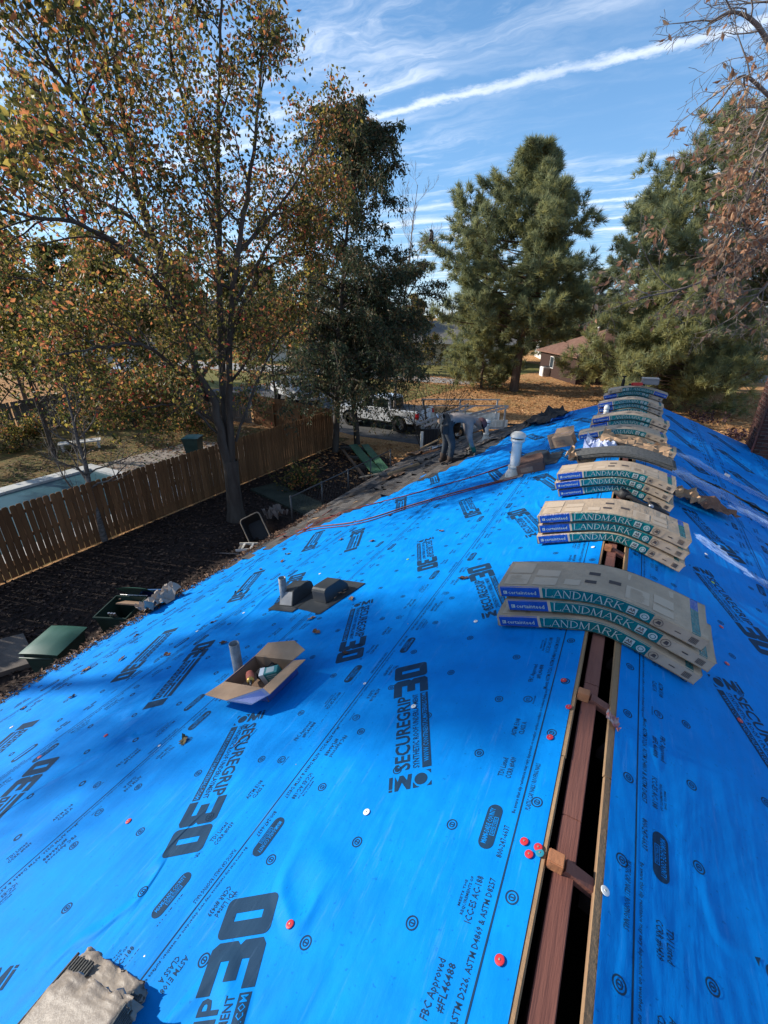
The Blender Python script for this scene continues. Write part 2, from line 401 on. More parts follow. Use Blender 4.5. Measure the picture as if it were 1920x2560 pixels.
def rrect(x0, x1, y0, y1, r, n=5):
    o = []
    for cx, cy, a0 in ((x1-r, y0+r, -90), (x1-r, y1-r, 0), (x0+r, y1-r, 90), (x0+r, y0+r, 180)):
        o += [(cx+r*math.cos(R(a0+90*k/n)), cy+r*math.sin(R(a0+90*k/n))) for k in range(n+1)]
    return o
def rect(x0, x1, y0, y1): return [(x0, y0), (x1, y0), (x1, y1), (x0, y1)]
class Art:
    """a piece of print: list of (V2, F, layer) ; layer 1 ink, 0 bare felt showing in the ink"""
    def __init__(s): s.p = []
    def put(s, vf, layer=1): s.p.append((vf[0], vf[1], layer)); return s
    def xf(s, ang, dx, dy, k=1.):
        c, n = math.cos(ang), math.sin(ang); a = Art()
        a.p = [((V*k) @ np.array([[c, n], [-n, c]])+[dx, dy], F, l) for V, F, l in s.p]; return a
    def __add__(s, o): a = Art(); a.p = s.p+o.p; return a
def logo_art(coarse=False):
    a = Art()
    a.put(shape2d([[(.605, .0), (.715, .0), (.735, .016), (.735, .082), (.722, .096), (.735, .11), (.735, .178), (.718, .2), (.597, .2), (.597, .152), (.682, .152), (.682, .121), (.628, .121), (.628, .075), (.682, .075), (.682, .047), (.605, .047)]]))
    a.put(shape2d([rrect(.745, .872, .0, .2, .022), rect(.796, .822, .046, .154)]))
    if coarse:
        a.put(shape2d([rect(.0, .08, .02, .19)])); a.put(shape2d([rect(.095, .595, .006, .045)]))
        w = .5/10
        for i in range(10): a.put(shape2d([[(.10+i*w, .105), (.10+i*w+w*.8, .105), (.10+i*w+w*.8, .175), (.10+i*w, .175)], rect(.10+i*w+w*.28, .10+i*w+w*.55, .125, .155)]))
        for x0, x1 in ((.10, .27), (.29, .36), (.38, .595)): a.put(shape2d([rect(x0, x1, .064, .084)]))
        return a
    a.put(text2d('SECUREGRIP', .100, .592, .105, .176, .022, 0, 2))
    a.put(text2d('SYNTHETIC ROOF UNDERLAYMENT', .100, .592, .060, .090, .012))
    a.put(shape2d([rect(.095, .594, .004, .046)]))
    a.put(text2d('WWW.CONTINENTALMATERIALS.COM', .125, .588, .013, .038, .006), 0)
    a.put(text2d('TM', .878, .896, .178, .198))
    # maker's emblem: bars, a zigzag and a disc in a ring
    a.put(shape2d([rect(.014, .074, .182, .198)])); a.put(shape2d([rect(.0, .010, .182, .198)]))
    a.put(shape2d([[(.0, .172), (.0, .156), (.04, .14), (.0, .118), (.0, .102), (.074, .094), (.074, .112), (.045, .116), (.074, .134), (.074, .15), (.045, .158), (.074, .172)]]))
    a.put(shape2d([circ(.040, .054, .029, 20)])); a.put(shape2d([[(.0, .09), (.03, .09), (.008, .074), (.0, .06)]]))
    a.put(shape2d([[(.0, .03), (.0, .008), (.022, .008), (.008, .02)]])); a.put(shape2d([[(.058, .008), (.08, .008), (.08, .03), (.072, .018)]]))
    return a
def edge_art(coarse=False):
    """print along one edge of the roll; x along the roll, y away from the printed line"""
    a = Art(); PER = 1.335
    lines = [('FBC Approved', .497, .634, .098, .122), ('#FL46488', .525, .634, .066, .088), ('MEETS THE', .775, .855, .108, .116), ('REQUIREMENTS OF', .755, .870, .092, .101),
             ('ICC-ES AC-188', .741, .879, .060, .082), ('Meets ASTM D226, ASTM D4869 & ASTM D8257', .455, .885, .022, .040), ('800-247-6637', .953, 1.069, .022, .042),
             ('Be aware that slip resistance may vary dependent on weather, surface condition or footwear being used.', 1.121, 1.79, .016, .029),
             ('TDI Listed', 1.262, 1.352, .100, .122), ('CCRR #0439', 1.258, 1.362, .068, .090), ('ASTM E108', 1.475, 1.577, .100, .122), ('CLASS A', 1.488, 1.562, .068, .090), ('Intertek', 1.680, 1.735, .062, .070),
             ('PLASTIC CAP NAILS / ROOFING NAILS', 1.146, 1.353, -.032, -.014)]
    for s, x0, x1, y0, y1 in lines:
        if not coarse: a.put(text2d(s, x0, x1, y0, y1, .008))
        else:
            ws = s.split(' '); tot = len(s); i = 0
            for w_ in ws:
                if len(w_) > 1: a.put(shape2d([rect(x0+(x1-x0)*i/tot, x0+(x1-x0)*(i+len(w_))/tot, y0+(y1-y0)*.15, y1-(y1-y0)*.15)]))
                i += len(w_)+1
    a.put(shape2d([rrect(.967, 1.137, .060, .116, .027)]))
    if coarse: a.put(shape2d([rrect(.985, 1.118, .078, .100, .01)]), 0)
    else:
        a.put(text2d('MIAMI-DADE COUNTY', .985, 1.120, .087, .106, .012), 0)
        a.put(shape2d([rect(1.018, 1.088, .066, .083), rect(1.020, 1.086, .068, .081)]), 0); a.put(text2d('APPROVED', 1.023, 1.083, .070, .079, .006), 0)
        a.put(shape2d([circ(1.707, .095, .022), circ(1.707, .095, .018)])); a.put(text2d('ETL', 1.694, 1.720, .087, .103, .02))
    return a
def target_art(coarse=False):
    a = Art()
    if coarse: return a.put(shape2d([circ(0, 0, .021, 8), circ(0, 0, .012, 6)]))
    a.put(shape2d([circ(0, 0, .021), circ(0, 0, .0165)])); a.put(shape2d([circ(0, 0, .011, 14), circ(0, 0, .0075, 12)])); a.put(text2d('1', -.0022, .0022, -.005, .005, .02)); return a
ART = {k: [f(False), f(True)] for k, f in (('logo', logo_art), ('edge', edge_art), ('target', target_art))}
PER = 1.335

house = empty('house', (0, 0, 0), label='house being reroofed, blue underlayment over both slopes of its gable roof', cat='house')
FELT_EDGE = [(-20, 9), (2.9, 5.93), (4.4, 5.25), (5.85, 4.49), (7.43, 3.55), (9.14, 2.95), (10.2, 2.72), (11.4, 2.55)]
def felt_limit(y):
    return float(np.interp(y, [q[0] for q in FELT_EDGE], [q[1] for q in FELT_EDGE]))
def wsheet(u, top, W, base):       # the sheet rides up on the one it laps
    return base+.0035+.0035*np.clip((u-top)/W, 0, 1)+.007*np.clip((u-top)/W, 0, 1)**8
def sheet_obj(side, top, W, ya, yb, logo_dir, ph_top, ph_bot, ph_logo, seed, top_line=True, lod=(5.2, 2.6)):
    rng = np.random.default_rng(seed); base = .0
    ny, nu = max(2, int((yb-ya)/.12)), 14
    Vs, Fs, Ms = [], [], []
    ys = np.linspace(ya, yb, ny); gv = []
    jit = np.interp(ys, np.arange(ya-1, yb+2, .35), rng.normal(0, .035, len(np.arange(ya-1, yb+2, .35))))
    for i, y in enumerate(ys):
        hi = min(top+W, UE-.02)
        if side < 0: hi = max(top+.02, min(hi, felt_limit(y)+jit[i]))
        for k in range(nu+1):
            u = top+(hi-top)*k/nu
            gv.append(roof_pt(side, u, y, wsheet(u, top, W, base)))
    gv = np.array(gv); F4 = []
    for i in range(ny-1):
        for k in range(nu):
            q = i*(nu+1)+k; F4.append((q, q+nu+1, q+nu+2, q+1) if side > 0 else (q, q+1, q+nu+2, q+nu+1))
    F4 = np.array(F4); Vs.append(gv); Fs += [F4[:, [0, 1, 2]], F4[:, [0, 2, 3]]]; Ms += [np.zeros(len(F4)*2, int)]
    nv = len(gv)
    def stamp(art, fs, fd):
        """print art given in (s,d): u = fd(d), y = fs(s)"""
        nonlocal nv
        allv = np.concatenate([p[0] for p in art.p]); s0, s1 = allv[:, 0].min(), allv[:, 0].max(); d0, d1 = allv[:, 1].min(), allv[:, 1].max()
        ysx = sorted((fs(s0), fs(s1))); us = sorted((fd(d0), fd(d1)))
        if ysx[0] < ya+.01 or ysx[1] > yb-.01: return
        if side < 0 and max(us) > min(felt_limit(ysx[0]), felt_limit(ysx[1]))-.06: return
        if max(us) > UE-.04 or us[1] > top+W or us[0] < top: return
        for V, F, layer in art.p:
            y = fs(V[:, 0]); u = fd(V[:, 1]); w = wsheet(u, top, W, base)+(.0011 if layer else .0019)
            P = np.stack([side*(u*CS+w*SN), y, -u*SN+w*CS], 1)
            a, b, c = P[F[0]]; flip = np.cross(b-a, c-a) @ np.array([side*SN, 0, CS]) < 0
            Vs.append(P); Fs.append((F[:, ::-1] if flip else F)+nv); Ms.append(np.full(len(F), layer)); nv += len(P)
    sd = -side                              # left plane: the roll reads away from the camera along its top edge
    lvl = lambda y, u: 1 if (y > lod[0] or u > lod[1]) else 0
    def split(art):                         # stamp each line of print on its own so cut pieces drop singly
        for p in art.p: a = Art(); a.p = [p]; yield a
    K = range(-8, 14)
    for k in K:
        # top edge
        for ph, edge in ((ph_top, 'top'), (ph_bot, 'bot')):
            dirn = sd if edge == 'top' else -sd
            fs = (lambda s, d=dirn, o=ph+k*PER: d*(s+o))
            fd = (lambda d: top+.10+d) if edge == 'top' else (lambda d: top+W-.10-d)
            yc = fs(1.1)
            if ya-1 < yc < yb+1:
                for a in split(ART['edge'][lvl(yc, top)]): stamp(a, fs, fd)
    for edge in ((0, 1) if top_line else (1,)):
        uu = top+.10 if edge == 0 else top+W-.10; yy = np.arange(ya+.02, yb-.3, .3)
        for y in yy: stamp(Art().put((np.array(rect(y, y+.3, -.0028, .0028)), np.array([[0, 1, 2], [0, 2, 3]]))), lambda s: s, lambda d, q=uu: q+d)
    for k in K:
        dirn = sd*logo_dir; fs = (lambda s, d=dirn, o=ph_logo+k*PER: d*(s+o))
        fd = (lambda d: top+d) if logo_dir > 0 else (lambda d: top+W-d)
        yc = fs(.35)
        if ya-1 < yc < yb+1:
            L = ART['logo'][lvl(yc, top+.3)].xf(R(26.6), 0, .47)
            if min(fs(0), fs(.85)) > ya and max(fs(0), fs(.85)) < yb: stamp(L, fs, fd)
    for r_, off in ((.055, .0), (.33, .5), (.655, 0.), (.985, .5)):
        for y in np.arange(-6, 12, .335):
            yc = y+off*.335+ph_top*sd+.15; u = top+r_+rng.normal(0, .006)
            if ya+.1 < yc < yb-.1: stamp(ART['target'][lvl(yc-1.5, u)], lambda s, q=yc: q+sd*s, lambda d, q=u: q+d)
    np_mesh('underlayment_sheet', np.concatenate(Vs), np.concatenate(Fs), [FELT, INK], np.concatenate(Ms), house)
PITCHW, WID = 1.135, 1.26
# left slope, five courses; lower ones are built first and lapped by the upper ones
for k, (ld, a, b, c_) in enumerate([(1, 0., -1.807-.0, .0+1.16, ), (-1, .727, .4, -2.46+1.16), (1, .3, .9, .16-.03+1.16-.0), (-1, .95, .1, .5), (1, .2, .6, .3)]):
    top = .076+PITCHW*k
    sheet_obj(-1, top, WID if top+WID < UE else UE-top-.02, Y0, Y1-.02, ld, a, b, c_, 100+k, top_line=(k == 0))
for k, (ld, a, b, c_) in enumerate([(1, -2.298, .33, -2.298+1.16), (-1, .5, .9, .65), (1, .1, .3, .2), (-1, .7, .5, .9)]):
    top = .124+PITCHW*k
    sheet_obj(1, top, WID, Y0, Y1-.02, ld, a, b, c_, 200+k, top_line=(k == 0), lod=(6.0, 1.6))

# decking, ridge board, rafters
M_ply = mat('plywood_edge', (.36, .235, .13), .8, .2, var=(.22, .13, .075), vscale=10, vstretch=(1, .12, 3), bump=.3, bscale=60)
M_ridge = mat('aged_lumber', (.17, .065, .048), .75, .25, var=(.26, .115, .085), vscale=7, vstretch=(1, .1, 1), bump=.3, bscale=50, bstretch=(1, .06, 1))
M_block = mat('cut_pine', (.52, .22, .10), .75, .2, var=(.36, .15, .075), vscale=12, vstretch=(1, .3, 1), bump=.2, bscale=60)
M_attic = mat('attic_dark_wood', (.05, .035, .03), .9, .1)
for side in (-1, 1):
    n = 14; t0 = .062 if side < 0 else .096
    for i in range(n):      # plywood panels butt end to end; the exposed saw-cut edge wanders a little
        ya, yb = Y0+(Y1-Y0)*i/n, Y0+(Y1-Y0)*(i+1)/n
        m = MB(); j0, j1 = random.uniform(-.006, .006), random.uniform(-.006, .006)
        us = (t0+j0, UE-.03); A = []
        for w in (-.016, .0005):
            for (u, y) in ((us[0], ya+.002), (us[0]+j1, yb-.002), (us[1], yb-.002), (us[1], ya+.002)): A.append(roof_pt(side, u, y, w))
        m.hexa(A).build('roof_deck_panel', M_ply, house)
rb = MB()
for i in range(24):
    y0 = Y0+.1+(Y1-.3-Y0)*i/24; y1 = Y0+.1+(Y1-.3-Y0)*(i+1)/24
    rb.box(-.030, .034, y0, y1, -.22, -.035)
rb.build('ridge_board', M_ridge, house, bevel=.003)
for y in (1.0, 1.78, 2.62, 3.4, 4.2, -.4):
    m = MB()
    A = [roof_pt(-1, .012, y-.02, -.012), roof_pt(-1, .10, y-.02, -.012), roof_pt(-1, .10, y+.02, -.012), roof_pt(-1, .012, y+.02, -.012)]
    m.box(-.052, -.002, y-.022, y+.022, -.036, .008); m.build('rafter_end', M_block, house, bevel=.003)
    m = MB(); m.bar((.0, y+.005, -.028), (.30, y+.005, -.028-.30*math.tan(SL)), .040, .036); m.build('rafter_end', M_ridge, house)
for y in np.arange(Y0+.3, Y1, .61):
    for side in (-1, 1):
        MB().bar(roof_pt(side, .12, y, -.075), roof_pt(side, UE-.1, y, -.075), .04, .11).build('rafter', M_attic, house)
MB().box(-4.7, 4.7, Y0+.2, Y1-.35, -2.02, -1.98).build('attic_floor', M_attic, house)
# walls, gables, fascia, drip edge
M_brickwall = mat('red_brick_wall', (.17, .075, .05), .85, .2, var=(.11, .05, .035), vscale=9, bump=.4, bscale=30)
xw = 4.55
MB().box(-xw, xw, Y0+.35, Y1-.4, G, -1.99).build('wall', M_brickwall, house)
for y in (Y0+.28, Y1-.32):
    MB().prism([(-5.0, -1.99), (5.0, -1.99), (5.0, -1.93), (.0, -.07), (-5.0, -1.93)], 'y', y-.02, y+.02).build('gable_wall', mat('gable_siding', (.45, .43, .4), .8, .2), house)
M_drip = mat('drip_edge_metal', (.30, .24, .20), .5, .4, metal=.3); M_fas = mat('dark_fascia', (.035, .032, .03), .7, .3)
for side in (-1, 1):
    MB().bar(roof_pt(side, UE-.015, Y0, -.09), roof_pt(side, UE-.015, Y1, -.09), .022, .14).build('fascia', M_fas, house)
    m = MB(); a, b = roof_pt(side, UE+.012, Y0, .004), roof_pt(side, UE+.012, Y1, .004); m.bar(a, b, .05, .006, up=(side*SN, 0, CS))
    m.bar(roof_pt(side, UE+.036, Y0, -.02), roof_pt(side, UE+.036, Y1, -.02), .005, .045); m.build('drip_edge', M_drip, house)
    MB().bar(roof_pt(side, .1, Y1-.005, -.06), roof_pt(side, UE, Y1-.005, -.06), .025, .12).build('rake_board', M_fas, house)
# worn old shingles still on the lower far corner
M_osh = [mat('old_shingle_grey', (.085, .080, .078), .95, .15, var=(.13, .12, .112), vscale=6, bump=.6, bscale=120, world_co=True), mat('old_shingle_brown', (.10, .08, .065), .95, .15, var=(.065, .06, .058), vscale=6, bump=.6, bscale=120, world_co=True), mat('old_shingle_dark', (.045, .045, .047), .95, .15, bump=.6, bscale=120, world_co=True)]
sv, sf, sm = [], [], []
for r_ in range(24):
    ub = UE-.01-.135*r_; ut = ub-.17
    y = 2.4+random.uniform(0, .3)
    while y < Y1-.05:
        wd = random.choice((.16, .22, .30, .33)); yb = min(y+wd, Y1-.04)
        if ub > felt_limit((y+yb)/2)-.35 and random.random() > .03:
            l = random.uniform(.0, .012)+(random.uniform(.02, .05) if random.random() < .06 else 0)
            p = [roof_pt(-1, ub, y+.004, .011+l), roof_pt(-1, ub, yb-.004, .011+l+random.uniform(0, .008)), roof_pt(-1, ut, yb-.004, .0025), roof_pt(-1, ut, y+.004, .0025), roof_pt(-1, ub, y+.004, .002), roof_pt(-1, ub, yb-.004, .002)]
            sv.append((p, random.choices((0, 1, 2), (.55, .25, .2))[0]))
        y = yb
sv.sort(key=lambda q: np.linalg.norm(np.array(q[0][0])-CAM))
for i, (p, k) in enumerate(sv[:300]): np_mesh('old_shingle', p, [(0, 1, 2, 3), (4, 5, 1, 0)], M_osh[k], None, house)
rest = sv[300:]
if rest: np_mesh('old_shingles', np.array([v for p, k in rest for v in p]), np.array([[(6*i, 6*i+1, 6*i+2, 6*i+3), (6*i+4, 6*i+5, 6*i+1, 6*i)] for i in range(len(rest))]).reshape(-1, 4), M_osh, np.repeat([k for p, k in rest], 2), house, kind='stuff')
# needles, grit and leaf crumbs caught along the eave
n = 5000; y = RNG.uniform(-5, 6.5, n); u = UE-.02-np.abs(RNG.normal(0, .09, n)); P = np.stack([-u*CS-.02*SN, y, -u*SN+.02*CS+RNG.uniform(-.005, .015, n)], 1)
V, F = leaf_quads(P, .06, .3, flat=True); np_mesh('eave_debris', V, F, LEAF_BROWN, RNG.choice(3, n), kind='stuff')
# chimney of separate bricks at the far gable
CHX, CHY = 2.75, 11.02; chim_z = roof_pt(1, (CHX-.55)/CS, 0)[2]-.45
M_brick = mat('chimney_brick', (.115, .055, .042), .9, .15, var=(.07, .035, .03), vscale=12, bump=.4, bscale=60, objvar=.35)
M_mortar = mat('mortar', (.20, .18, .165), .95, .1, var=(.15, .135, .12), vscale=20)
ch = MB().box(CHX-.54, CHX+.54, CHY-.39, CHY+.39, -4.4, 1.3).build('chimney', M_mortar, house)
bmx = None
def brick_part(x, y, z, rot, L=.20):
    global bmx
    if bmx is None:
        bmx = MB().box(-.1, .1, -.045, .045, -.0285, .0285).build('brick', M_brick, ch, bevel=.004); o = bmx
    else: o = bmx.copy(); COL.objects.link(o)
    o.location = (x, y, z); o.rotation_euler = (0, 0, rot); o.scale = (L/.2, 1, 1); return o
for r_ in range(28):
    z = chim_z+.07*r_
    if z > 1.25: break
    off = .105 if r_ % 2 else 0.
    for i in range(6):
        x0 = CHX-.55+.2115*i-off; x1 = x0+.2; x0 = max(x0, CHX-.55); x1 = min(x1, CHX+.55)
        if x1-x0 > .04: brick_part((x0+x1)/2, CHY-.36+random.uniform(-.003, .003), z, 0, x1-x0)
    for i in range(5):
        y0 = CHY-.31+.2115*i-off; y1 = y0+.2; y0 = max(y0, CHY-.31); y1 = min(y1, CHY+.4)
        if y1-y0 > .04: brick_part(CHX-.51+random.uniform(-.003, .003), (y0+y1)/2, z, R(90), y1-y0)
fl = MB(); a0 = roof_pt(1, (CHX-.57)/CS, CHY, .0)
fl.prism([(CHX-.58, -1.2), (CHX-.562, -1.2), (CHX-.562, 1.2), (CHX-.58, 1.2)], 'y', CHY-.44, CHY-.36)
fl.build('flashing', mat('rusty_metal_strip', (.16, .05, .035), .6, .4, metal=.4, var=(.05, .04, .04), vscale=4), ch)
# cap nails
def cap_nail(px, py, col, side=-1):
    u, y = on_roof(px, py, side)
    o = CAPS[col].copy() if col in CAPS else None
    if o is None:
        c = {'red': (.52, .025, .035), 'white': (.8, .8, .76), 'green': (.30, .55, .06), 'teal': (.02, .22, .30)}[col]
        m = MB(); m.lathe([(.0001, .003), (.0035, .003), (.004, .0022), (.009, .002), (.0135, .0012), (.0142, 0)], 16); m.lathe([(.0001, .004), (.003, .0038), (.0031, .003)], 10, 1)
        o = m.build('cap_nail', [mat('cap_'+col, c, .4, .5), mat('nail_steel', (.5, .45, .35), .4, .5, metal=.8)], house); CAPS[col] = o
    else: COL.objects.link(o)
    o.matrix_world = roof_mtx(side, u, y, .009); return o
CAPS = {}
for col, side, pts in (('red', -1, [(727, 2315), (1312, 2108), (1324, 2140), (1347, 2123), (1251, 2405), (1376, 1847), (1423, 1771), (1410, 1704), (323, 2056), (266, 1841), (100, 1895), (1021, 1563)]),
                       ('teal', -1, [(1351, 2137), (742, 1916)]), ('white', -1, [(918, 2034), (1035, 1769), (912, 1712), (1190, 1556), (1483, 1370), (399, 1867), (30, 1820), (800, 1436), (610, 1534), (1270, 1450), (493, 1580)]), ('green', -1, [(365, 2396), (1439, 1574), (1020, 1400)]),
                       ('white', 1, [(1509, 2229), (1764, 1387), (1560, 1600)]), ('red', 1, [(1801, 1569), (1815, 1661), (1847, 1803)]), ('green', 1, [(1780, 1458)])):
    for q in pts: cap_nail(*q, col, side)
# ------------------------------------------------------------------ trees
M_bark = mat('grey_brown_bark', (.060, .048, .040), .95, .1, var=(.10, .085, .072), vscale=5, vstretch=(1, 1, .2), bump=.9, bscale=14, bstretch=(1, 1, .18))
M_pinebark = mat('pine_bark', (.085, .058, .042), .95, .1, var=(.15, .105, .08), vscale=4, vstretch=(1, 1, .3), bump=.9, bscale=8, bstretch=(1, 1, .3))
M_twig = mat('pale_twig', (.24, .205, .18), .9, .1, var=(.15, .125, .11), vscale=6)
M_birch = mat('speckled_bark', (.075, .065, .058), .9, .1, var=(.20, .18, .16), vscale=9, vstretch=(1, 1, 2.5), bump=.5, bscale=20)
class Tubes:
    """branches as tapered tubes, collected into one mesh"""
    def __init__(s): s.V = []; s.F = []; s.n = 0
    def add(s, pts, rad, sides):
        pts = np.asarray(pts, float); k = len(pts)
        d = np.gradient(pts, axis=0); d /= np.linalg.norm(d, axis=1)[:, None]+1e-9
        ref = np.array([.31, .52, .79]); a = np.cross(d, ref); a /= np.linalg.norm(a, axis=1)[:, None]+1e-9; b = np.cross(d, a)
        th = 2*np.pi*np.arange(sides)/sides
        ring = pts[:, None]+np.asarray(rad)[:, None, None]*(np.cos(th)[None, :, None]*a[:, None]+np.sin(th)[None, :, None]*b[:, None])
        s.V.append(ring.reshape(-1, 3)); i = np.arange(k-1)[:, None]*sides; j = np.arange(sides)[None]; j2 = (j+1) % sides
        s.F.append((np.stack([i+j, i+j2, i+sides+j2, i+sides+j], 2).reshape(-1, 4))+s.n); s.n += k*sides
    def build(s, name, m, parent): return np_mesh(name, np.concatenate(s.V), np.concatenate(s.F), m, None, parent, True)
def unit(v): v = np.asarray(v, float); return v/(np.linalg.norm(v)+1e-9)
def bez(pts, n):
    """smooth resampling of a polyline (Catmull-Rom)"""
    P = np.asarray(pts, float); P = np.vstack([2*P[0]-P[1], P, 2*P[-1]-P[-2]]); out = []
    for i in range(1, len(P)-2):
        for t in np.linspace(0, 1, n, endpoint=False):
            out.append(.5*((2*P[i])+(-P[i-1]+P[i+1])*t+(2*P[i-1]-5*P[i]+4*P[i+1]-P[i+2])*t*t+(-P[i-1]+3*P[i]-3*P[i+1]+P[i+2])*t**3))
    out.append(P[-2]); return np.array(out)
def grow(tb, tips, p, d, L, r, lvl, rng, up=.15, spread=.8, kids=5, wander=.18, minr=.004, taper=.75):
    n = 5; pts = [np.array(p, float)]; d = unit(d)
    for i in range(n):
        d = unit(d+rng.normal(0, wander, 3)+np.array([0, 0, up])*.35); pts.append(pts[-1]+d*L/n)
    pts = np.array(pts); rad = np.maximum(r*(1-taper*np.linspace(0, 1, n+1)), minr)
    tb.add(pts, rad, 6 if r > .05 else (4 if r > .015 else 3))
    if lvl == 0: tips.append(pts); return
    for k in range(kids):
        t = .25+.75*(k+rng.random())/kids; i = min(int(t*n), n-1); q = pts[i]+(pts[i+1]-pts[i])*(t*n-i)
        dd = unit(pts[i+1]-pts[i]); s = unit(np.cross(dd, rng.normal(0, 1, 3)))
        grow(tb, tips, q, unit(dd*(1-spread*.5)+s*spread+np.array([0, 0, up])), L*rng.uniform(.45, .7)*(1.15-.5*t), max(r*.5*(1-.5*t), minr), lvl-1, rng, up, spread, kids, wander, minr, taper)
    tips.append(pts[-3:])
def on_tips(tips, n, rng, jit=.12):
    i = rng.integers(0, len(tips), n); out = np.empty((n, 3)); t = rng.random(n)
    for j in range(n):
        P = tips[i[j]]; x = t[j]*(len(P)-1); k = min(int(x), len(P)-2); out[j] = P[k]+(P[k+1]-P[k])*(x-k)
    return out+rng.normal(0, jit, (n, 3))
def leaf_parts(P, mats, size, parent, rng, n=300, hang=.6, aspect=.6, name='leaf'):
    """the leaves nearest the camera as separate parts"""
    dd = np.linalg.norm(P-CAM, axis=1); v = P-CAM
    f = px_ray(960, 1280); r = np.array([math.cos(YAW), math.sin(YAW), 0]); u = np.cross(r, unit(f)); z = v @ unit(f)
    inv = (z > 0) & (np.abs(v @ r/z*F_PX) < 950) & (np.abs(v @ u/z*F_PX) < 1270)
    idx = np.argsort(np.where(inv, dd, 1e9))[:n]; meshes = []
    for m in mats:
        V, F = leaf_quads(np.zeros((1, 3)), 1.0, aspect, rng=np.random.default_rng(1), curl=.3)
        V = V-V[0]; t = unit(V[2]); b = unit(np.cross(np.cross(t, V[1]), t)); nn = np.cross(t, b)
        W = np.stack([V @ t, V @ b, V @ nn], 1)
        me = bpy.data.meshes.new(name); mid = [(.22, 0, .05), (.55, 0, .06), (.82, 0, .02)]
        vs = [(0, 0, 0), (.22, aspect*.36, .09), (.55, aspect*.47, .12), (.82, aspect*.22, .05), (1, 0, -.03), (.82, -aspect*.22, .05), (.55, -aspect*.47, .12), (.22, -aspect*.36, .09)]+mid
        fs = [(0, 8, 1), (8, 9, 2, 1), (9, 10, 3, 2), (10, 4, 3), (0, 7, 8), (8, 7, 6, 9), (9, 6, 5, 10), (10, 5, 4)]
        me.from_pydata(vs, [], fs); me.materials.append(m); meshes.append(me)
    for i in idx:
        o = link_mesh(name, meshes[rng.integers(len(meshes))], parent)
        t = rng.normal(0, 1, 3); t[2] -= hang; q = Vector(t).to_track_quat('X', 'Z')
        o.location = Vector(P[i])-parent.location; o.rotation_mode = 'QUATERNION'; o.rotation_quaternion = q @ Matrix.Rotation(rng.uniform(0, 6.28), 4, 'X').to_quaternion()
        s = size*rng.uniform(.8, 1.25); o.scale = (s, s, s)
    return np.delete(P, idx, 0)
def leafm(name, c, tr=.55): return mat(name, c, .55, .3, trans=tr)
LG = leafm('leaf_dark_green', (.060, .080, .026)); LO = leafm('leaf_olive', (.13, .12, .034)); LY = leafm('leaf_yellow', (.40, .31, .07))
LR = leafm('leaf_rust', (.56, .22, .09)); LRD = leafm('leaf_red', (.42, .075, .055)); LP = leafm('leaf_tan', (.27, .18, .09))

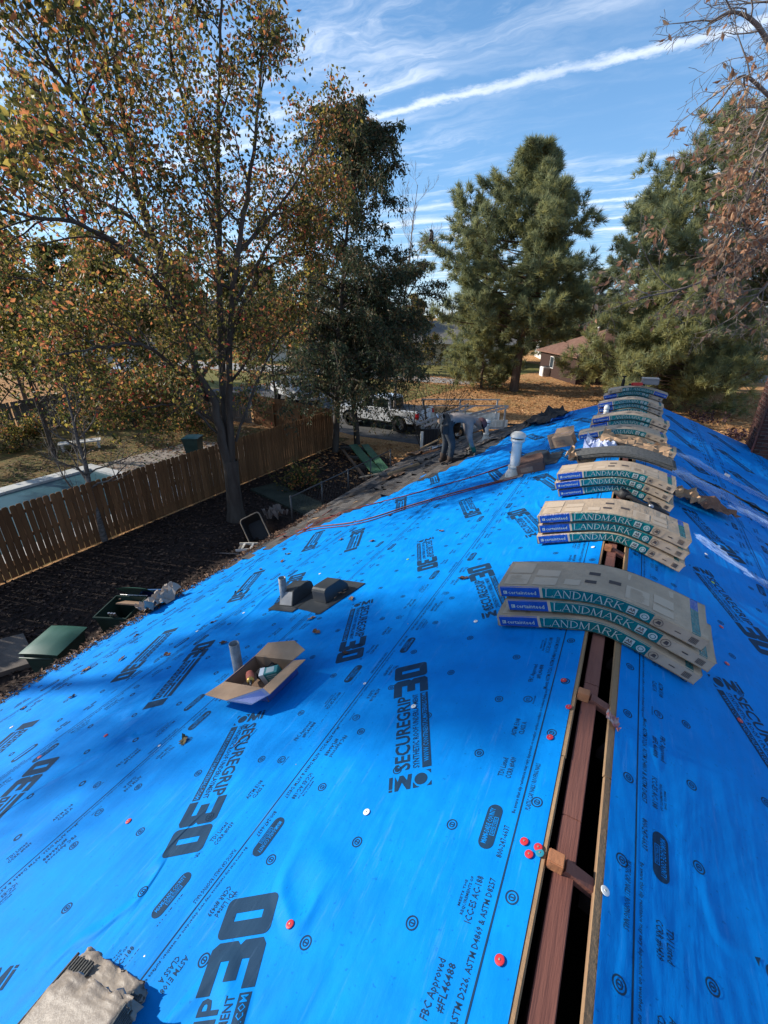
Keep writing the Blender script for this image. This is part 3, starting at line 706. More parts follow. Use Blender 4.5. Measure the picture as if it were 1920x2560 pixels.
def pear_tree():
    rng = np.random.default_rng(21); D0 = 13.8; base = on_ground(590, 1302)
    t = empty('pear_tree', base, label='tall many stemmed pear tree with green, rust and red autumn leaves inside the picket fence', cat='tree')
    tb = Tubes(); tips = []
    def P(x, y, dd=0.): return at_dist(x, y, D0+dd)-base
    def limb(px, r0, kids, klen, up=.25, lv=2, r1=.018):
        pts = bez([P(*q) for q in px], 5); n = len(pts); rad = r0+(r1-r0)*np.linspace(0, 1, n)**.8
        tb.add(pts+rng.normal(0, .015, pts.shape), rad, 8)
        for k in range(kids):
            u = .16+.84*(k+rng.random())/kids; i = min(int(u*(n-1)), n-2); d = unit(pts[i+1]-pts[i])
            s = unit(np.cross(d, rng.normal(0, 1, 3))); L = klen*(1.25-.75*u)*rng.uniform(.7, 1.2)
            grow(tb, tips, pts[i], unit(d*.55+s*.85+np.array([0, 0, up])), L, rad[i]*.42+.006, lv, rng, up*.6, .75, 4, .2, .005)
        tips.append(pts[-4:])
    tb.add(np.array([P(592, 1304), P(588, 1270), P(582, 1215), P(576, 1150)]), [.34, .25, .22, .23], 10)
    limb([(570, 1170), (535, 1010, -.2), (492, 930, -.3), (455, 800, -.5), (400, 640, -.6), (350, 500, -.7), (310, 300, -.9), (280, 80, -1.0), (268, -60, -1)], .15, 15, 2.2)
    limb([(572, 1160), (556, 950, .2), (549, 760, .3), (546, 560, .4), (546, 300, .3), (552, 80, .2), (556, -90, 0)], .13, 14, 2.1)
    limb([(580, 1165), (572, 960, -.2), (580, 760, -.5), (600, 600, -.8), (628, 420, -.5), (650, 200, .2), (655, -40, .6)], .12, 14, 2.1)
    limb([(490, 930, -.3), (430, 700, .5), (350, 565, 1.), (235, 490, 1.4), (110, 395, 1.6), (20, 260, 1.8)], .085, 13, 2.3)
    limb([(590, 640, -.6), (660, 560, .3), (730, 470, 1.4), (790, 360, 2.2), (810, 290, 2.4)], .06, 8, 1.7)
    limb([(585, 760, -.3), (690, 590, .8), (770, 540, 1.8), (850, 480, 2.6)], .055, 8, 1.7)
    limb([(545, 500, .4), (480, 330, 1.2), (430, 150, 1.6), (400, -40, 1.8)], .06, 10, 1.9)
    limb([(345, 490, -.7), (240, 330, -1.6), (150, 190, -2.2), (60, 60, -2.6)], .06, 11, 2.1)
    limb([(440, 760, -.5), (330, 640, -2.), (200, 560, -2.8), (70, 540, -3.2), (-60, 500, -3.4)], .065, 13, 2.1)
    limb([(520, 1000), (420, 905, -1.), (350, 862, -1.4), (250, 868, -1.8), (145, 885, -2.)], .06, 10, 1.6, .1)
    limb([(545, 1060), (430, 985, .5), (350, 966, .8), (265, 955, 1.), (180, 942, 1.2), (60, 900, 1.3)], .06, 11, 1.7, .1)
    limb([(560, 1100), (480, 1020, -.6), (420, 1010, -1.), (330, 1030, -1.2)], .04, 7, 1.3, .05)
    limb([(590, 1100), (650, 940, .8), (700, 850, 1.2), (760, 800, 1.4)], .045, 8, 1.5, .1)
    limb([(560, 900), (460, 780, 1.5), (330, 760, 2.2), (180, 720, 2.8), (20, 690, 3.)], .06, 12, 2.0)
    limb([(575, 820), (650, 690, .8), (720, 640, 1.3), (780, 620, 1.6)], .05, 8, 1.7)
    tb.build('trunk', M_bark, t)
    n = 50000; L = on_tips(tips, n, rng, .19)
    A = L+base
    keep = (A[:, 0] < -4.6)              # nothing reaches over the roof
    L = L[keep]; A = A[keep]; n = len(L)
    zz = L[:, 2]; warm = np.clip((zz-6)/7, 0, 1)+rng.normal(0, .2, n)
    mi = np.where(rng.random(n) < .52-.25*warm, 0, 1)
    q = rng.random(n); mi = np.where(q < .12+.10*warm, 2, mi); mi = np.where(q > 1-.008-.42*np.clip(warm, 0, 1), 3, mi); mi = np.where(q > 1-.001-.07*np.clip(warm, 0, 1), 4, mi); mi = np.where((q > .4) & (q < .5), 5, mi)
    A2 = leaf_parts(A, [LG, LO, LY, LR], .12, t, rng)
    n = len(A2); V, F = leaf_quads(A2-base, .112, .60, hang=.7, rng=rng)
    np_mesh('foliage', V, F, [LG, LO, LY, LR, LRD, LP], mi[:n], t, kind='stuff')
pear_tree()

def twig_tree(name, base, h, r, label, nleaf, size, mats, w, seed, spread=.9, lean=(0, 0), bark=None, kids=6, lvl=3, up=.3, group=None, cat='tree', L0=.42, first=.22):
    rng = np.random.default_rng(seed); t = empty(name, base, label=label, cat=cat, group=group); tb = Tubes(); tips = []
    n = 9; pts = np.array([[lean[0]*(i/n)**1.3+rng.normal(0, .02*h/8), lean[1]*(i/n)**1.3+rng.normal(0, .02*h/8), h*i/n] for i in range(n+1)])
    pts[0, :2] = 0; rad = np.maximum(r*(1-.9*np.linspace(0, 1, n+1)), .012); tb.add(pts, rad, 8)
    for k in range(kids*3):
        u = first+(1-first)*(k+rng.random())/(kids*3); i = min(int(u*n), n-1); a = k*2.4+rng.random()
        d = np.array([math.cos(a), math.sin(a), .25+.8*u]); grow(tb, tips, pts[i]+(pts[i+1]-pts[i])*(u*n-i), d, h*L0*(1.15-.85*u), rad[i]*.5, lvl-1, rng, up, spread, 4, .2, .005)
    tb.build('trunk', bark or M_bark, t)
    if nleaf:
        L = on_tips(tips, nleaf, rng, .05*h/3); V, F = leaf_quads(L, size, .6, hang=.4, rng=rng)
        np_mesh('foliage', V, F, mats, rng.choice(len(mats), nleaf, p=w), t, kind='stuff')
    return t
def leafy(base, h, label, seed, w, nleaf=16000, size=.17, **k):
    return twig_tree('leafy_tree', base, h, h*.013, label, nleaf, size, [LG, LO, LY, LP], w, seed, **k)

# eastern cedars: drooping dark sprays
M_ced = [leafm('cedar_dark', (.045, .070, .038), .3), leafm('cedar_green', (.085, .105, .050), .35), leafm('cedar_bronze', (.17, .12, .06), .35)]
def cedar(base, trunk_px, D, h_crown, label, seed, nb, blen, n, wts, z0=.15, parts=()):
    rng = np.random.default_rng(seed); t = empty('cedar_tree', base, label=label, cat='tree'); tb = Tubes(); tips = []
    main = bez([at_dist(x, y, D)-base for x, y in trunk_px], 6); m = len(main); rad = .17*(1-.93*np.linspace(0, 1, m)); tb.add(main, rad, 9)
    ztop = main[-1, 2]
    def spray(p, d, L, r):
        d = unit(d); pts = [p]
        for i in range(7): d = unit(d+np.array([0, 0, -.07-.03*i])+rng.normal(0, .09, 3)); pts.append(pts[-1]+d*L/7)
        pts = np.array(pts); tb.add(pts, np.maximum(r*(1-.85*np.linspace(0, 1, 8)), .006), 4)
        for i in range(1, 8):
            for k in range(3):
                s = unit(np.cross(unit(pts[i]-pts[i-1]), rng.normal(0, 1, 3)))*.8+d*.5+np.array([0, 0, -.25]); l = L*.34*rng.uniform(.6, 1.2)*(1.1-.08*i)
                q = np.array([pts[i], pts[i]+s*l*.5, pts[i]+s*l*.9+np.array([0, 0, -.25*l])]); tb.add(q, [.008, .006, .004], 3); tips.append(q)
        tips.append(pts[3:])
    for k in range(nb):
        u = z0+(1-z0)*(k+rng.random())/nb; i = min(int(u*(m-1)), m-2); a = k*2.4+rng.normal(0, .3); sh = h_crown(u)
        spray(main[i], np.array([math.cos(a), math.sin(a), .45+.5*u]), blen*sh*rng.uniform(.75, 1.15), rad[i]*.4+.01)
    for px, r in parts:
        q = bez([at_dist(x, y, D+dd)-base for x, y, dd in px], 5); tb.add(q, r*(1-.8*np.linspace(0, 1, len(q))), 7)
        for k in range(14):
            i = rng.integers(len(q)//3, len(q)); a = rng.uniform(0, 6.28); spray(q[i], np.array([math.cos(a), math.sin(a), .35]), blen*.55*rng.uniform(.6, 1.1), .02)
    tb.build('trunk', M_bark, t)
    L = on_tips(tips, n, rng, .07); V, F = leaf_quads(L, .17, .34, hang=.9, rng=rng); np_mesh('foliage', V, F, M_ced, rng.choice(3, n, p=wts), t, kind='stuff')
    return t
cedar(on_ground(838, 1130), [(838, 1132), (843, 1000), (846, 860), (858, 680), (880, 450), (897, 285)], 20.8, lambda u: 1.25-u*.98 if u > .3 else .45+1.7*u, 'tall dark cedar with drooping sprays standing beside the parked pickup', 5, 84, 4.9, 52000, [.4, .35, .25], .2)
cedar(on_ground(893, 1112), [(893, 1115), (889, 1050), (884, 990), (905, 880), (925, 780), (930, 690)], 22.2, lambda u: .85 if u < .6 else 1.2-u*.7, 'shorter forked cedar with bronze sprays right of the tall cedar', 6, 56, 3.7, 38000, [.4, .3, .3], .42,
      parts=([[(886, 1000, 0), (855, 930, -.3), (830, 850, -.5), (800, 790, -.7)], .09], [[(900, 1020, 0), (955, 950, .3), (1000, 900, .5), (1050, 850, .6)], .07], [[(905, 960, 0), (960, 860, .2), (1010, 760, .3), (1065, 660, .3)], .07]))

# pines: whorled limbs with needle tufts
M_ndl = [leafm('needles_green', (.27, .295, .15), .45), leafm('needles_olive', (.34, .33, .13), .45), leafm('needles_dark', (.15, .185, .115), .4)]
def tufts(P, D_, L, rng, nb=14, wd=.022):
    n = len(P); d = D_/np.linalg.norm(D_, axis=1)[:, None]
    q = d[:, None]*rng.uniform(.3, 1.1, (n, nb, 1))+rng.normal(0, .55, (n, nb, 3)); q[..., 2] += .12; q /= np.linalg.norm(q, axis=2)[..., None]
    b = np.cross(q, rng.normal(0, 1, (n, nb, 3))); b /= np.linalg.norm(b, axis=2)[..., None]
    l = L*rng.uniform(.7, 1.15, (n, nb, 1)); c = P[:, None]+q*.02
    V = np.stack([c-b*wd, c+b*wd, c+q*l], 2).reshape(-1, 3); return V, np.arange(n*nb*3).reshape(-1, 3)
def pine(base, h, rw, prof, label, seed, z0=.25, nl=70, ntuft=6500, tl=.36, wts=(.5, .25, .25), lean=(0, 0), group=None, asym=None, wd=.022, r=None):
    rng = np.random.default_rng(seed); t = empty('pine_tree', base, label=label, cat='tree', group=group); tb = Tubes(); pts, dirs = [], []
    n = 12; m = np.array([[lean[0]*(i/n)+rng.normal(0, .05), lean[1]*(i/n)+rng.normal(0, .05), h*i/n] for i in range(n+1)]); m[0, :2] = 0
    rad = np.maximum((r or h*.019)*(1-.92*np.linspace(0, 1, n+1)), .02); tb.add(m, rad, 10); ends = []
    for k in range(nl):
        u = z0+(1-z0)*((k+rng.random())/nl)**.9; i = min(int(u*n), n-1); p = m[i]+(m[i+1]-m[i])*(u*n-i); a = k*2.4+rng.normal(0, .35)
        L = rw*prof((u-z0)/(1-z0))*rng.uniform(.6, 1.12)
        if asym: L *= asym(a, u)
        d = unit([math.cos(a), math.sin(a), .05+.75*max(0, u-.45)]); q = [p]
        for j in range(5): d = unit(d+np.array([0, 0, .06*(j-.5)])+rng.normal(0, .1, 3)); q.append(q[-1]+d*L/5)
        q = np.array(q); tb.add(q, np.maximum(rad[i]*.34*(1-.8*np.linspace(0, 1, 6)), .012), 5)
        for j in range(1, 6):
            for s_ in range(3 if j < 5 else 4):
                e = unit(unit(q[j]-q[j-1])*.75+rng.normal(0, .6, 3)+np.array([0, 0, .2])); l = L*.26*rng.uniform(.5, 1.2); z = q[j]+e*l
                if j > 1 or L < 1.5: tb.add(np.array([q[j], q[j]+e*l*.5, z]), [.02, .014, .008], 3); ends.append((q[j]+e*l*.45, z, e))
        ends.append((q[-2], q[-1]+d*.15, d))
    E = np.array([np.concatenate(x) for x in ends]); w = np.linalg.norm(E[:, 3:6]-E[:, :3], axis=1)+.25; i = rng.choice(len(E), ntuft, p=w/w.sum()); s = rng.uniform(.1, 1.05, ntuft)[:, None]
    P = E[i, :3]+(E[i, 3:6]-E[i, :3])*s+rng.normal(0, .13, (ntuft, 3)); V, F = tufts(P, E[i, 6:9]+np.array([0, 0, .3]), tl, rng, wd=wd)
    tb.build('trunk', M_pinebark, t); mi = np.repeat(rng.choice(3, ntuft, p=wts), 14); np_mesh('foliage', V, F, M_ndl, mi, t, kind='stuff'); return t
cone = lambda v: (1-v)**.75*.93+.10 if v > .12 else .55+3.2*v
pine(on_ground(1284, 978), 17.0, 9.0, lambda v: (1-v)**.66*.95+.07 if v > .22 else .60+1.0*v, 'large pine with a broad open crown rising from the straw covered lawn', 31,   .24, 130, 17000, .50, lean=(.2, .1), asym=lambda a, u: (.80+.20*math.cos(a-3.4))*(.72 if u > .8 else 1), r=.40)
pine(on_ground(1190, 975)+np.array([0, 1.5, 0]), 7.4, 4.2, cone, 'bushy young pine with low olive branches beside the large pine trunk', 32, .03, 70, 6500, .40, wts=(.3, .5, .2))
pine(at_dist(1765, 900, 50)*np.array([1, 1, 0])+np.array([0, 0, G]), 19.6, 8.6, lambda v: (math.sin(math.pi*min(1, .18+v*.86)))**.6*.98+.05, 'tallest pine, its rounded crown behind the brown leaved oak branches', 33,   .26, 120, 15000, .6, wts=(.5, .2, .3), lean=(.5, .5), r=.42, wd=.028)
pine(at_dist(1560, 900, 58)*np.array([1, 1, 0])+np.array([0, 0, G]), 15.5, 3.6, lambda v: .55+.45*math.sin(math.pi*v), 'slim dark pine seen in the gap between the two big pines', 34, .35, 46, 3600, .5, wts=(.2, .1, .7), wd=.028)
pine(at_dist(1640, 960, 37)*np.array([1, 1, 0])+np.array([0, 0, G]), 7.8, 6.2, cone, 'spreading low pine in front of the brick house wall', 35, .10, 96, 10500, .44, wts=(.35, .55, .10))
pine(at_dist(1755, 950, 42)*np.array([1, 1, 0])+np.array([0, 0, G]), 7.6, 4.0, cone, 'second low pine with browner needles beside the house end', 36, .12, 80, 8000, .44, wts=(.35, .4, .25))
pine(at_dist(1460, 900, 63)*np.array([1, 1, 0])+np.array([0, 0, G]), 10.5, 5.2, lambda v: (1-v)**.7+.08, 'dark pine behind the neighbour house roof', 37, .15, 60, 4300, .5, wts=(.3, .2, .5), wd=.03)
pine(at_dist(1390, 900, 70)*np.array([1, 1, 0])+np.array([0, 0, G]), 9.5, 5.0, lambda v: (1-v)**.7+.08, 'farther dark pine between the trunk of the large pine and the house', 38, .12, 56, 3600, .5, wts=(.3, .2, .5), wd=.03)

# leafy trees of the neighbouring yards and beyond the road
def gp(px, D): return at_dist(px, 900, D)*np.array([1, 1, 0])+np.array([0, 0, G])
leafy(gp(60, 25), 8.6, 'yellowing tree in the pool yard near the weathered back fence', 41, [.25, .35, .30, .10], 17000, .16, first=.12)
leafy(gp(-190, 24), 9.5, 'dark green tree at the far edge of the pool yard', 42, [.5, .3, .12, .08], 15000, .16, first=.1)
leafy(gp(300, 30), 9.0, 'olive tree behind the weathered back fence', 43, [.35, .35, .2, .1], 14000, .19, first=.12)
leafy(gp(30, 36), 10.5, 'broad green tree beyond the back fence', 44, [.5, .3, .12, .08], 14000, .22, first=.1)
leafy(gp(480, 38), 9.0, 'tree with thinning tan leaves behind the pear stems', 45, [.2, .3, .2, .3], 11000, .21, first=.12)
leafy(gp(680, 34), 8.2, 'dull green tree close behind the tall cedar', 46, [.4, .3, .1, .2], 13000, .2, first=.12)
leafy(gp(200, 55), 11, 'large hazy green tree across the road', 47, [.4, .4, .1, .1], 12000, .3, first=.1)
leafy(gp(600, 60), 11, 'rounded tree by the white house across the road', 48, [.4, .3, .1, .2], 11000, .3, first=.1)
leafy(gp(800, 70), 12, 'tree of mixed tan and green beyond the driveway', 49, [.3, .3, .1, .3], 11000, .32, first=.1)
leafy(gp(1040, 58), 7.5, 'light tan tree left of the large pine', 50, [.15, .3, .2, .35], 8000, .28, first=.1)
leafy(gp(1780, 75), 9.5, 'thin grey brown tree beside the side street', 51, [.1, .2, .1, .6], 5000, .3, first=.15, bark=M_twig)

leafy(np.array([-19.2, -2.4, G]), 15.6, 'tall tree of the neighbouring yard outside the left edge, shading the near stacks', 52, [.4, .35, .15, .1], 5200, .15, first=.66, L0=.115)
# bare saplings
birch = twig_tree('bare_sapling', on_ground(262, 1352), 5.2, .095, 'leafless sapling with speckled bark leaning before the picket fence', 0, .1, None, None, 61, .75, (-.35, .3), M_birch, 7, 3, .35, L0=.33, first=.28)
rng = np.random.default_rng(3); tb = Tubes(); tips = []
q = bez([np.array(v) for v in ((0, 0, .35), (-.35, .0, .75), (-.75, .05, 1.15), (-1.15, -.02, 1.75), (-1.35, 0, 2.3))], 4); tb.add(q, .055*(1-.8*np.linspace(0, 1, len(q))), 7)
for k in range(7): grow(tb, tips, q[4+k*2 if 4+k*2 < len(q) else -1], (rng.normal(0, .5), rng.normal(0, .5), 1), 1.0, .014, 1, rng, .3, .8, 4)
tb.build('side_stem', M_birch, birch)
twig_tree('bare_tree', gp(985, 25)+np.array([0, 0, 0]), 11.6, .09, 'thin leafless tree above the cedars with a bird on its outer twig', 0, .1, None, None, 62, .55, (1.0, .3), M_twig, 5, 3, .5, L0=.27, first=.45)
rngb = np.random.default_rng(8)
shrub = empty('bare_shrub', gp(1085, 21.5), label='bare arching shrub between the cedars and the lawn', cat='shrub'); tb = Tubes(); tips = []
for k in range(15):
    a = rngb.uniform(0, 6.28); grow(tb, tips, (rngb.normal(0, .25), rngb.normal(0, .25), 0), (math.cos(a)*.55, math.sin(a)*.55, 1), rngb.uniform(2.4, 4.0), .03, 2, rngb, -.05, .7, 4, .15, .004)
tb.build('branches', M_bark, shrub)
L = on_tips(tips, 700, rngb, .05); V, F = leaf_quads(L, .11, rng=rngb); np_mesh('foliage', V, F, [LP, LO], rngb.choice(2, 700), shrub, kind='stuff')
for i, (q, h, n, lb) in enumerate((((70, 1120), 1.7, 3500, 'rust tinged shrub beyond the pool coping'), ((215, 1075), 1.5, 3500, 'green shrub beyond the pool near the white bench'), ((330, 1060), 2.0, 4200, 'leafy bush at the end of the pool yard'), ((745, 1225), 1.0, 900, 'small leafy shrub in the shade beside the wire fence'), ((470, 1085), 2.4, 4000, 'bush with yellow leaves hiding the patio corner'))):
    rg = np.random.default_rng(70+i); s_ = empty('shrub', on_ground(*q), label=lb, cat='shrub', group='shrubs in the yards'); tb = Tubes(); tips = []
    for k in range(10):
        a = rg.uniform(0, 6.28); grow(tb, tips, (rg.normal(0, .15), rg.normal(0, .15), 0), (math.cos(a)*.8, math.sin(a)*.8, 1), h*rg.uniform(.6, 1), .02, 2, rg, .1, .9, 4, .2, .004)
    tb.build('branches', M_bark, s_); L = on_tips(tips, n, rg, .12); V, F = leaf_quads(L, .12, rng=rg); np_mesh('foliage', V, F, [LG, LO, LY, LR], rg.choice(4, n, p=[.35, .35, .15, .15]), s_, kind='stuff')

# oak whose brown leaved branches reach in from beyond the right rake
M_oakl = [leafm('oak_leaf_russet', (.44, .22, .12), .4), leafm('oak_leaf_tan', (.52, .34, .21), .4), leafm('oak_leaf_brown', (.27, .145, .085), .4)]
def oak():
    rng = np.random.default_rng(91); base = np.array([9.2, 11.5, G]); t = empty('oak_tree', base, label='oak with drooping brown leaved branches reaching in over the far roof end', cat='tree')
    tb = Tubes(); tips = []; top = np.array([.3, .2, 7.6])
    tb.add(np.array([[0, 0, 0], [.05, 0, 2.5], [.1, .1, 5], top, [.4, .3, 11]]), [.36, .30, .27, .22, .12], 12)
    def P(x, y, D): return at_dist(x, y, D)-base
    for px, r in (([(2080, 230, 11.2), (1960, 160, 10.8), (1890, 60, 10.4), (1830, 30, 10.1), (1770, 60, 9.8)], .05), ([(2080, 300, 11.4), (1950, 260, 11), (1860, 190, 10.6), (1800, 250, 10.2)], .045),
                  ([(2080, 420, 11.5), (1960, 400, 11.1), (1880, 480, 10.7), (1830, 560, 10.4), (1780, 620, 10.2)], .05), ([(2080, 520, 11.3), (1960, 560, 11), (1860, 640, 10.6), (1740, 710, 10.2), (1600, 745, 9.9)], .05),
                  ([(2080, 350, 11), (1960, 330, 10.7), (1900, 400, 10.5), (1860, 520, 10.3), (1840, 620, 10.2)], .04), ([(2080, 620, 11.2), (1980, 640, 11), (1910, 720, 10.7), (1840, 790, 10.5)], .04), ([(2080, 100, 11), (1980, 40, 10.8), (1900, -60, 10.6)], .05),
                  ([(2080, 160, 11.6), (1960, 230, 11.3), (1900, 330, 11.1), (1870, 430, 11)], .035), ([(2090, 560, 11.8), (1990, 500, 11.5), (1930, 540, 11.3), (1880, 610, 11.1)], .035)):
        q = bez([P(*v) for v in px], 5); tb.add(np.vstack([top+(q[0]-top)*.0, top+(q[0]-top)*.5+np.array([0, 0, .25]), q]), np.concatenate([[r*1.9, r*1.4], r*(1-.8*np.linspace(0, 1, len(q)))]), 7)
        n = len(q)
        for k in range(11):
            i = rng.integers(2, n-1); d = unit(q[i+1]-q[i]); s = unit(np.cross(d, rng.normal(0, 1, 3)))
            grow(tb, tips, q[i], d*.8+s*.7, rng.uniform(.55, 1.2), .014, 2, rng, -.05, .7, 4, .16, .0035)
    tb.build('trunk', M_twig, t)
    L = on_tips(tips, 4000, rng, .04)+base; z = L[:, 2]
    pk = rng.random(len(L)) < np.clip(.85-np.abs(z-3.1)*.40, .06, 1); L = L[pk]          # the upper twigs are nearly bare
    L = leaf_parts(L, M_oakl, .125, t, rng, 300, .9, .5)
    V, F = leaf_quads(L-base, .12, .5, hang=.9, rng=rng); np_mesh('foliage', V, F, M_oakl, rng.choice(3, len(L), p=[.45, .3, .25]), t, kind='stuff')
oak()

# the far woods that close the view all round
def woods():
    rng = np.random.default_rng(5); V, F, MI = [], [], []; nb = 0
    for i in range(230):
        az = rng.uniform(-2.4, 1.9); D = rng.uniform(95, 170); c = np.array([math.sin(az)*D, math.cos(az)*D, G]); h = rng.uniform(6, 11.5); w = rng.uniform(4, 8); n = 330
        P = c+np.stack([rng.normal(0, w*.45, n), rng.normal(0, w*.45, n), h*np.clip(rng.beta(1.6, 1.5, n), 0, 1)], 1)
        v, f = leaf_quads(P, 1.3, .8, rng=rng); V.append(v); F.append(f+nb); nb += len(v); MI.append(np.full(n, rng.choice(4, p=[.3, .25, .3, .15])))
    np_mesh('distant_woods', np.concatenate(V), np.concatenate(F), [LG, LO, mat('woods_grey_brown', (.13, .105, .085), .9, .1), M_ndl[0]], np.concatenate(MI), kind='stuff')
woods()
# ------------------------------------------------------------------ shingle bundles draped over the ridge
M_wrapk = mat('kraft_wrapper', (.46, .355, .25), .55, .35, var=(.38, .285, .195), vscale=6, bump=.25, bscale=9, bstretch=(1, 2, 1))
M_wrapg = mat('greyed_wrapper', (.46, .345, .235), .5, .35, var=(.36, .27, .185), vscale=7, bump=.6, bscale=9, bstretch=(1.5, 1, 1))
M_wteal = mat('wrapper_teal', (.0, .10, .115), .26, .6, var=(.0, .145, .15), vscale=9, bump=.6, bscale=16, bstretch=(2.5, 1, .7))
M_wblue = mat('wrapper_blue', (.008, .055, .30), .26, .6, var=(.012, .08, .38), vscale=9, bump=.6, bscale=16, bstretch=(2.5, 1, .7))
M_wwhite = mat('wrapper_print_white', (.40, .47, .45), .45, .4); M_wdark = mat('wrapper_print_dark', (.07, .055, .05), .6, .3); M_wpale = mat('wrapper_print_pale', (.50, .39, .28), .5, .35)
M_shin = mat('new_shingle_black', (.075, .076, .074), .95, .15, var=(.13, .13, .125), vscale=40, bump=.5, bscale=150)
BM = [M_wrapk, M_wteal, M_wblue, M_wwhite, M_wdark, M_wpale, M_wrapg]
def strokes(segs, th):
    """letter strokes: (x0,y0,x1,y1,weight)"""
    V, F = [], []
    for x0, y0, x1, y1, w in segs:
        d = np.array([x1-x0, y1-y0]); n = np.array([-d[1], d[0]])/np.linalg.norm(d)*w*th*.29; b = len(V)
        V += [np.array([x0, y0])-n, np.array([x1, y1])-n, np.array([x1, y1])+n, np.array([x0, y0])+n]; F += [(b, b+1, b+2), (b, b+2, b+3)]
    return np.array(V), np.array(F)
def arc(cx, cy, rx, ry, a0, a1, w, n=7):
    p = [(cx+rx*math.cos(R(a0+(a1-a0)*k/n)), cy+ry*math.sin(R(a0+(a1-a0)*k/n))) for k in range(n+1)]
    return [(*p[k], *p[k+1], w) for k in range(n)]
def serif(x, y, w=.26): return [(x-w/2, y, x+w/2, y, .55)]
def landmark_art():
    gl = {'L': ([(.15, 0, .15, 1, 1.2), (.15, .03, .62, .03, .7), (.62, .0, .66, .22, .7)]+serif(.15, 1), .72),
          'A': ([(.05, 0, .40, 1, .6), (.40, 1, .74, 0, 1.25), (.17, .34, .60, .34, .55)]+serif(.05, 0, .22)+serif(.74, 0, .24), .80),
          'N': ([(.12, 0, .12, 1, .6), (.12, 1, .68, 0, 1.25), (.68, 0, .68, 1, .6)]+serif(.12, 0, .22)+serif(.68, 1, .24)+serif(.08, 1, .2), .82),
          'D': ([(.15, 0, .15, 1, 1.2)]+arc(.15, .5, .55, .48, 90, -90, .95)+serif(.1, 0, .2)+serif(.1, 1, .2), .80),
          'M': ([(.10, 0, .16, 1, .6), (.16, 1, .46, 0, 1.2), (.46, 0, .78, 1, .6), (.78, 1, .84, 0, 1.2)]+serif(.10, 0, .22)+serif(.84, 0, .24), .98),
          'R': ([(.15, 0, .15, 1, 1.2), (.40, .48, .72, 0, 1.2)]+arc(.15, .74, .44, .24, 90, -90, .9)+serif(.15, 0, .24)+serif(.74, 0, .16), .76),
          'K': ([(.15, 0, .15, 1, 1.2), (.15, .42, .62, 1, .6), (.30, .58, .70, 0, 1.2)]+serif(.15, 0, .24)+serif(.15, 1, .24)+serif(.72, 0, .2), .76)}
    Vs, Fs, x, nb = [], [], 0., 0
    for ch in 'LANDMARK':
        sg, adv = gl[ch]; k = 1.16 if ch == 'L' and x == 0 else 1.0
        V, F = strokes([(a*k, b*k, c*k, d*k, w) for a, b, c, d, w in sg], .115); V = V+[x, 0]; V[:, 0] += V[:, 1]*.10; Vs.append(V); Fs.append(F+nb); nb += len(V); x += adv*k
    V = np.concatenate(Vs); V = V/np.array([x, 1.0]); return V, np.concatenate(Fs)
LMARK = landmark_art()
BL, BT, BW = 1.06, .074, .35                    # bundle length, thickness, width
def ridge_curve(m, r, L=BL):
    xs = np.linspace(-.75, .75, 301); zs = -m*(np.sqrt(xs**2+r*r)-r); s = np.concatenate([[0], np.cumsum(np.hypot(np.diff(xs), np.diff(zs)))]); s -= np.interp(0, xs, s); return xs, zs, s
class Bend:
    """maps bundle coordinates (s along, v across, w up) to the draped shape; c0 = where the ridge crosses the bundle"""
    def __init__(b, m, r, c0, rng, sag=.0): b.x, b.z, b.s = ridge_curve(m, r); b.c0 = c0; b.sag = sag; b.ph = rng.uniform(0, 6.28, 3)
    def __call__(b, P):
        P = np.asarray(P, float); s = P[:, 0]-b.c0; x = np.interp(s, b.s, b.x); z = np.interp(s, b.s, b.z); e = 1e-3
        dx = np.interp(s+e, b.s, b.x)-np.interp(s-e, b.s, b.x); dz = np.interp(s+e, b.s, b.z)-np.interp(s-e, b.s, b.z); L = np.hypot(dx, dz)
        wob = .004*np.sin(9*P[:, 0]+b.ph[0])*np.sin(11*P[:, 1]+b.ph[1])*(P[:, 2] > BT*.5)
        w = P[:, 2]+wob
        return np.stack([x-dz/L*w, P[:, 1], z+dx/L*w], 1)
